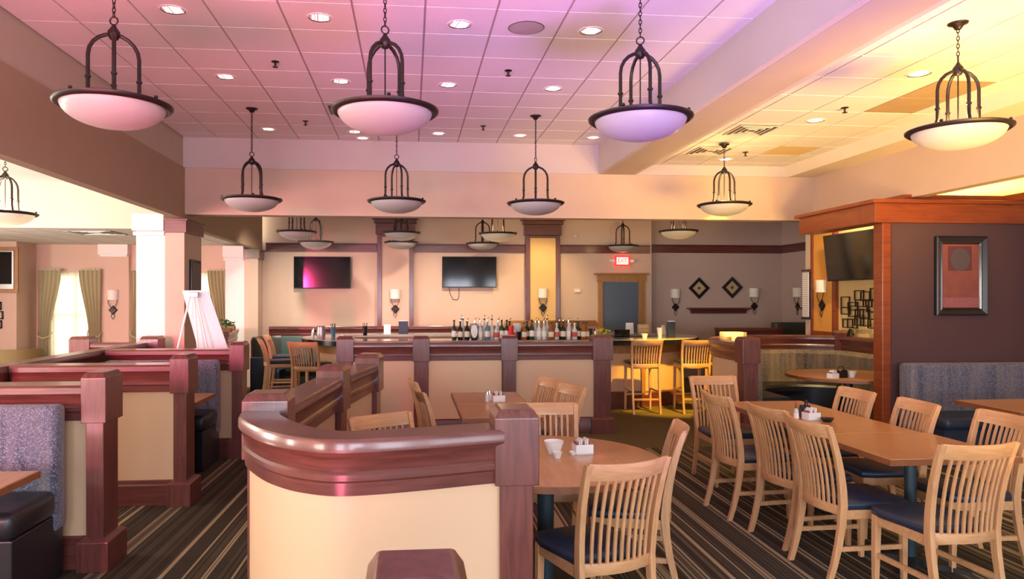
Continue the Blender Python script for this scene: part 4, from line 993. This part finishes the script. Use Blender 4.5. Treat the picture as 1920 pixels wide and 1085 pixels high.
B(-.2, .05, -.012, 0, -.01, .01).build('wall_bracket', 'bronze', t)
t = thing('framed_menu', 'dark framed board on the side of the white column', 'picture', (-2.9, 9.91, 1.94)); B(0, .03, -.22, .22, -.28, .28).build('frame', 'frame_black', t, bevel=.004); B(.028, .034, -.18, .18, -.24, .24).build('board', 'art_grey', t)

# ================================================================== LEFT ROOM THINGS
def curtain(xt0, xt1, xm0, xm1, xb0, xb1, ztop, zt, zb, y, label, mat='curtain_green', folds=6, amp=.035, name='curtain', tie=True):
    t = thing(name, label, 'curtain', ((xt0 + xt1) / 2, y, 0)); ox = (xt0 + xt1) / 2
    mb = MB(); n = folds * 8; rs = []
    for i in range(15):
        u = i / 14; z = ztop + (zb - ztop) * u; um = (ztop - zt) / (ztop - zb)
        if u < um: q = u / um; q = q * q * (3 - 2 * q); a = xt0 + (xm0 - xt0) * q; b = xt1 + (xm1 - xt1) * q
        else: q = (u - um) / max(1e-6, 1 - um); a = xm0 + (xb0 - xm0) * q; b = xm1 + (xb1 - xm1) * q
        front = [(a + (b - a) * k / n - ox, amp * math.sin(2 * PI * folds * k / n) + .3 * amp * math.sin(5 * k / n + 2 * u), z) for k in range(n + 1)]
        rs.append(front + [(p[0], p[1] + .004, p[2]) for p in reversed(front)])
    mb.rings(rs).build('drape', mat, t, smooth=60)
    B(xt0 - ox, xt1 - ox, -.02, .02, ztop - .03, ztop).build('heading', mat, t)
    if tie:
        z = zt; MB().tube([(xm0 - ox - .02, .05, z + .1), (xm0 - ox, -.05, z), ((xm0 + xm1) / 2 - ox, -.06, z - .06), (xm1 - ox, -.05, z - .02), (xm1 - ox + .01, .05, z + .05)], .012, 6).build('tieback', 'curtain_green', t, smooth=True)
    return t
curtain(-7.15, -6.72, -7.15, -6.92, -7.15, -6.95, 2.28, 1.0, .25, 14.46, 'green pleated curtain left of the bright window', folds=5)
curtain(-6.40, -5.98, -6.22, -6.0, -6.18, -6.0, 2.28, 1.0, .25, 14.46, 'green pleated curtain right of the bright window', folds=5)
curtain(-7.05, -6.05, -7.05, -6.05, -7.05, -6.05, 2.24, 1.0, .25, 14.56, 'white sheer curtain glowing in the left-room window', 'sheer', 14, .02, 'sheer_curtain', False)
curtain(-5.42, -5.1, -5.42, -5.22, -5.42, -5.25, 2.28, 1.0, .25, 14.46, 'green curtain showing just left of the white column', folds=4)
curtain(-3.98, -3.56, -3.82, -3.56, -3.80, -3.56, 2.28, 1.0, .25, 14.46, 'green curtain seen between the white column and the easel', folds=6)
curtain(-5.4, -3.7, -5.4, -3.7, -5.4, -3.7, 2.24, 1.0, .25, 14.56, 'white sheer curtain behind the easel', 'sheer', 20, .02, 'sheer_curtain', False)
t = thing('armchair', 'low olive barrel armchair at the left by the curtains', 'armchair', (-6.75, 12.9, 0), R(200))
MB().sweep(arc(0, 0, .36, -10, 190, 16), [(-.06, .1), (-.06, .8), (-.03, .85), (.03, .85), (.06, .8), (.06, .1)]).build('back_shell', 'olive_fabric', t, smooth=40)
MB().lathe([(.001, .15), (.3, .15), (.31, .4), (.27, .45), (.001, .46)], 20, caps=False).build('seat', 'olive_fabric', t, smooth=40)
for a in (45, 135, 225, 315): MB().post([(.24 * math.cos(R(a)), .24 * math.sin(R(a)), 0), (.22 * math.cos(R(a)), .22 * math.sin(R(a)), .16)], [(.03, .03), (.04, .04)]).build('leg', 'bronze', t)
# easel with white board
t = thing('easel', 'white display board on a pale tripod easel beside the column', 'easel', (-2.5, 8.75, 0))
MB().rings([[(x0, y0, z), (x1, y0, z), (x1, y0 + .02, z), (x0, y0 + .02, z)] for z, x0, x1, y0 in ((.72, .02, .40, .22), (1.80, -.20, .10, .0))]).build('board', 'board_white', t)
for a, b in (((-.09, -.04, 1.76), (-.40, -.35, 0)), ((-.06, -.02, 1.76), (.06, -.0, 0.0)), ((-.03, -.03, 1.76), (.30, .05, 0))):
    MB().tube([a, b], .012, 8).build('leg', 'porcelain', t)
MB().box(-.12, .0, -.07, -.01, 1.72, 1.78).build('clamp', 'steel', t, bevel=.005)
# booths against the back wall of the bar
t = thing('wall_booth', 'long mahogany booth back along the rear wall under the televisions', 'booth', (0, 14.3, 0))
MB().sweep([(-2.75, .0), (2.2, .0)], sym(RAIL)).build('rail', 'mahogany', t, smooth=30); B(-2.75, 2.2, -.05, .05, 0, .94).build('back_panel', 'mahogany', t)
rbox(-2.6, -1.95, -.18, -.05, .45, .98, 'back_cushion', 'leather_teal', t); rbox(-1.9, -1.4, -.18, -.05, .45, .98, 'back_cushion', 'leather_teal', t)
for a, b in ((-1.3, -.5), (-.4, .6), (.7, 1.5)): rbox(a, b, -.16, -.05, .45, .9, 'back_cushion', 'leather_teal', t)
rbox(-2.6, 2.1, -.55, -.1, .3, .46, 'seat_cushion', 'leather_green', t, .04); B(-2.6, 2.1, -.5, -.05, 0, .3).build('base', 'black_matte', t)
t = thing('curved_bench', 'dark curved leather booth bench behind the third left post', 'booth', (-2.45, 12.98, 0))
MB().sweep(arc(.1, .1, .42, 260, 95, 16), [(-.07, .0), (-.07, .96), (-.03, 1.02), (.04, 1.02), (.07, .96), (.07, 0)]).build('back_shell', 'leather_green', t, smooth=40)
MB().lathe([(.001, .42), (.32, .42), (.34, .38), (.34, 0)], 20, (.1, .1, 0), R(80), R(280)).build('seat', 'leather_navy', t, smooth=40)
rbox(-.28, .16, -.50, -.40, 0, .70, 'end_panel', 'leather_navy', t, .02)
t = thing('planter_ledge', 'dark wooden ledge wall carrying two small plants behind the easel', 'partition', (-3.08, 12.6, 0))
MB().sweep([(-.35, 1.1), (-.1, .6), (.1, -.9)], sym(RAIL)).build('rail', 'mahogany', t, smooth=30); MB().sweep([(-.35, 1.1), (-.1, .6), (.1, -.9)], [(.05, 0), (.05, .94), (-.05, .94), (-.05, 0)]).build('back_panel', 'mahogany', t)
def plant(x, y, z, label, s):
    t = thing('potted_plant', label, 'plant', (x, y, z)); MB().box(-.09, .09, -.05, .05, 0, .07).build('basket', 'table_edge', t, bevel=.008); mb = MB(); random.seed(int(x * -100))
    for k in range(34):
        a = random.uniform(0, 6.28); r = random.uniform(0, .10); zz = .07 + random.uniform(0, s); w = .022
        c = Vector((r * math.cos(a), r * .5 * math.sin(a), zz)); d1 = Vector((random.uniform(-1, 1), random.uniform(-1, 1), random.uniform(-.3, 1))).normalized() * w * 1.6; d2 = d1.cross(Vector((.3, .9, .2))).normalized() * w * .7
        mb.add([c - d1, c + d2, c + d1, c - d2], [(0, 1, 2, 3)])
    mb.build('leaves', 'leaf_green', t)
plant(-3.13, 12.75, 1.16, 'small basket plant at the left of the ledge pair', .06); plant(-2.97, 11.85, 1.16, 'taller small basket plant at the right of the ledge pair', .13)
# dark bench and crate at the right rear
t = thing('wall_booth', 'dark brown high-backed bench below the side wall sconce', 'booth', (7.5, 13.2, 0)); rbox(-.55, .5, -.1, .1, .3, 1.25, 'backrest', 'leather_green', t); rbox(-.55, .5, -.6, -.1, .3, .46, 'seat_cushion', 'leather_green', t, .04); B(-.5, .45, -.55, .05, 0, .3).build('base', 'black_matte', t)
t = thing('wall_booth', 'low red-brown booth rail across the right rear of the bar room', 'booth', (6.6, 12.9, 0)); MB().sweep([(-.9, 0), (.35, 0)], sym(RAIL)).build('rail', 'mahogany', t, smooth=30); B(-.9, .35, -.05, .05, 0, .94).build('back_panel', 'mahogany', t)
t = thing('menu_crate', 'cream menu crate with wooden end standing behind the striped booth post', 'crate', (4.62, 9.98, 0))
rbox(-.13, .15, -.1, .1, 1.06, 1.22, 'crate_box', 'label_cream', t, .01); B(.15, .19, -.1, .1, 1.06, 1.22).build('wood_end', 'gold_wood_light', t); B(-.1, .12, -.08, .08, .02, 1.06).build('stand', 'mahogany_v', t); B(-.15, .17, -.13, .13, 0, .02).build('stand_foot', 'mahogany', t)
tag(MB().tube([(6.28, 9.78, 1.155), (6.27, 9.75, 1.22), (6.26, 9.70, 1.26), (6.25, 9.64, 1.25), (6.25, 9.61, 1.19)], .018, 8).build('gooseneck_lamp', 'black_matte', smooth=True), 'short black gooseneck curving above the booth rail below the collage', 'lamp')  # unidentified black curved object, built as a bent tube
# assumed warm spots over the right half of the bar and the alcove
spot('bar_spot', (4.25, 8.75, 3.45), (4.1, 10.6, 0.65), 1500, (1.0, 0.56, 0.05), 34, .6)
lamp('bar_spot', 'SPOT', (-1.9, 12.2, 3.5), 330, (1.0, 0.82, 0.68), (R(22), 0, 0), radius=.08, spot=110, blend=.8)
spot('alcove_spot', (5.75, 9.3, 3.0), (6.4, 9.9, 1.7), 230, (1.0, 0.72, 0.32), 130)
spot('tray_downlight', (4.14, 7.0, 3.5), (4.75, 9.7, 0.95), 260, (1.0, 0.66, 0.22), 24, .25, .03)
lamp('bar_spot', 'SPOT', (2.6, 13.2, 3.5), 160, (1.0, 0.66, 0.28), (R(25), 0, 0), radius=.08, spot=90, blend=.8)
lamp('bar_spot', 'SPOT', (0.6, 12.2, 3.5), 330, (1.0, 0.80, 0.6), (R(22), 0, 0), radius=.08, spot=110, blend=.8)
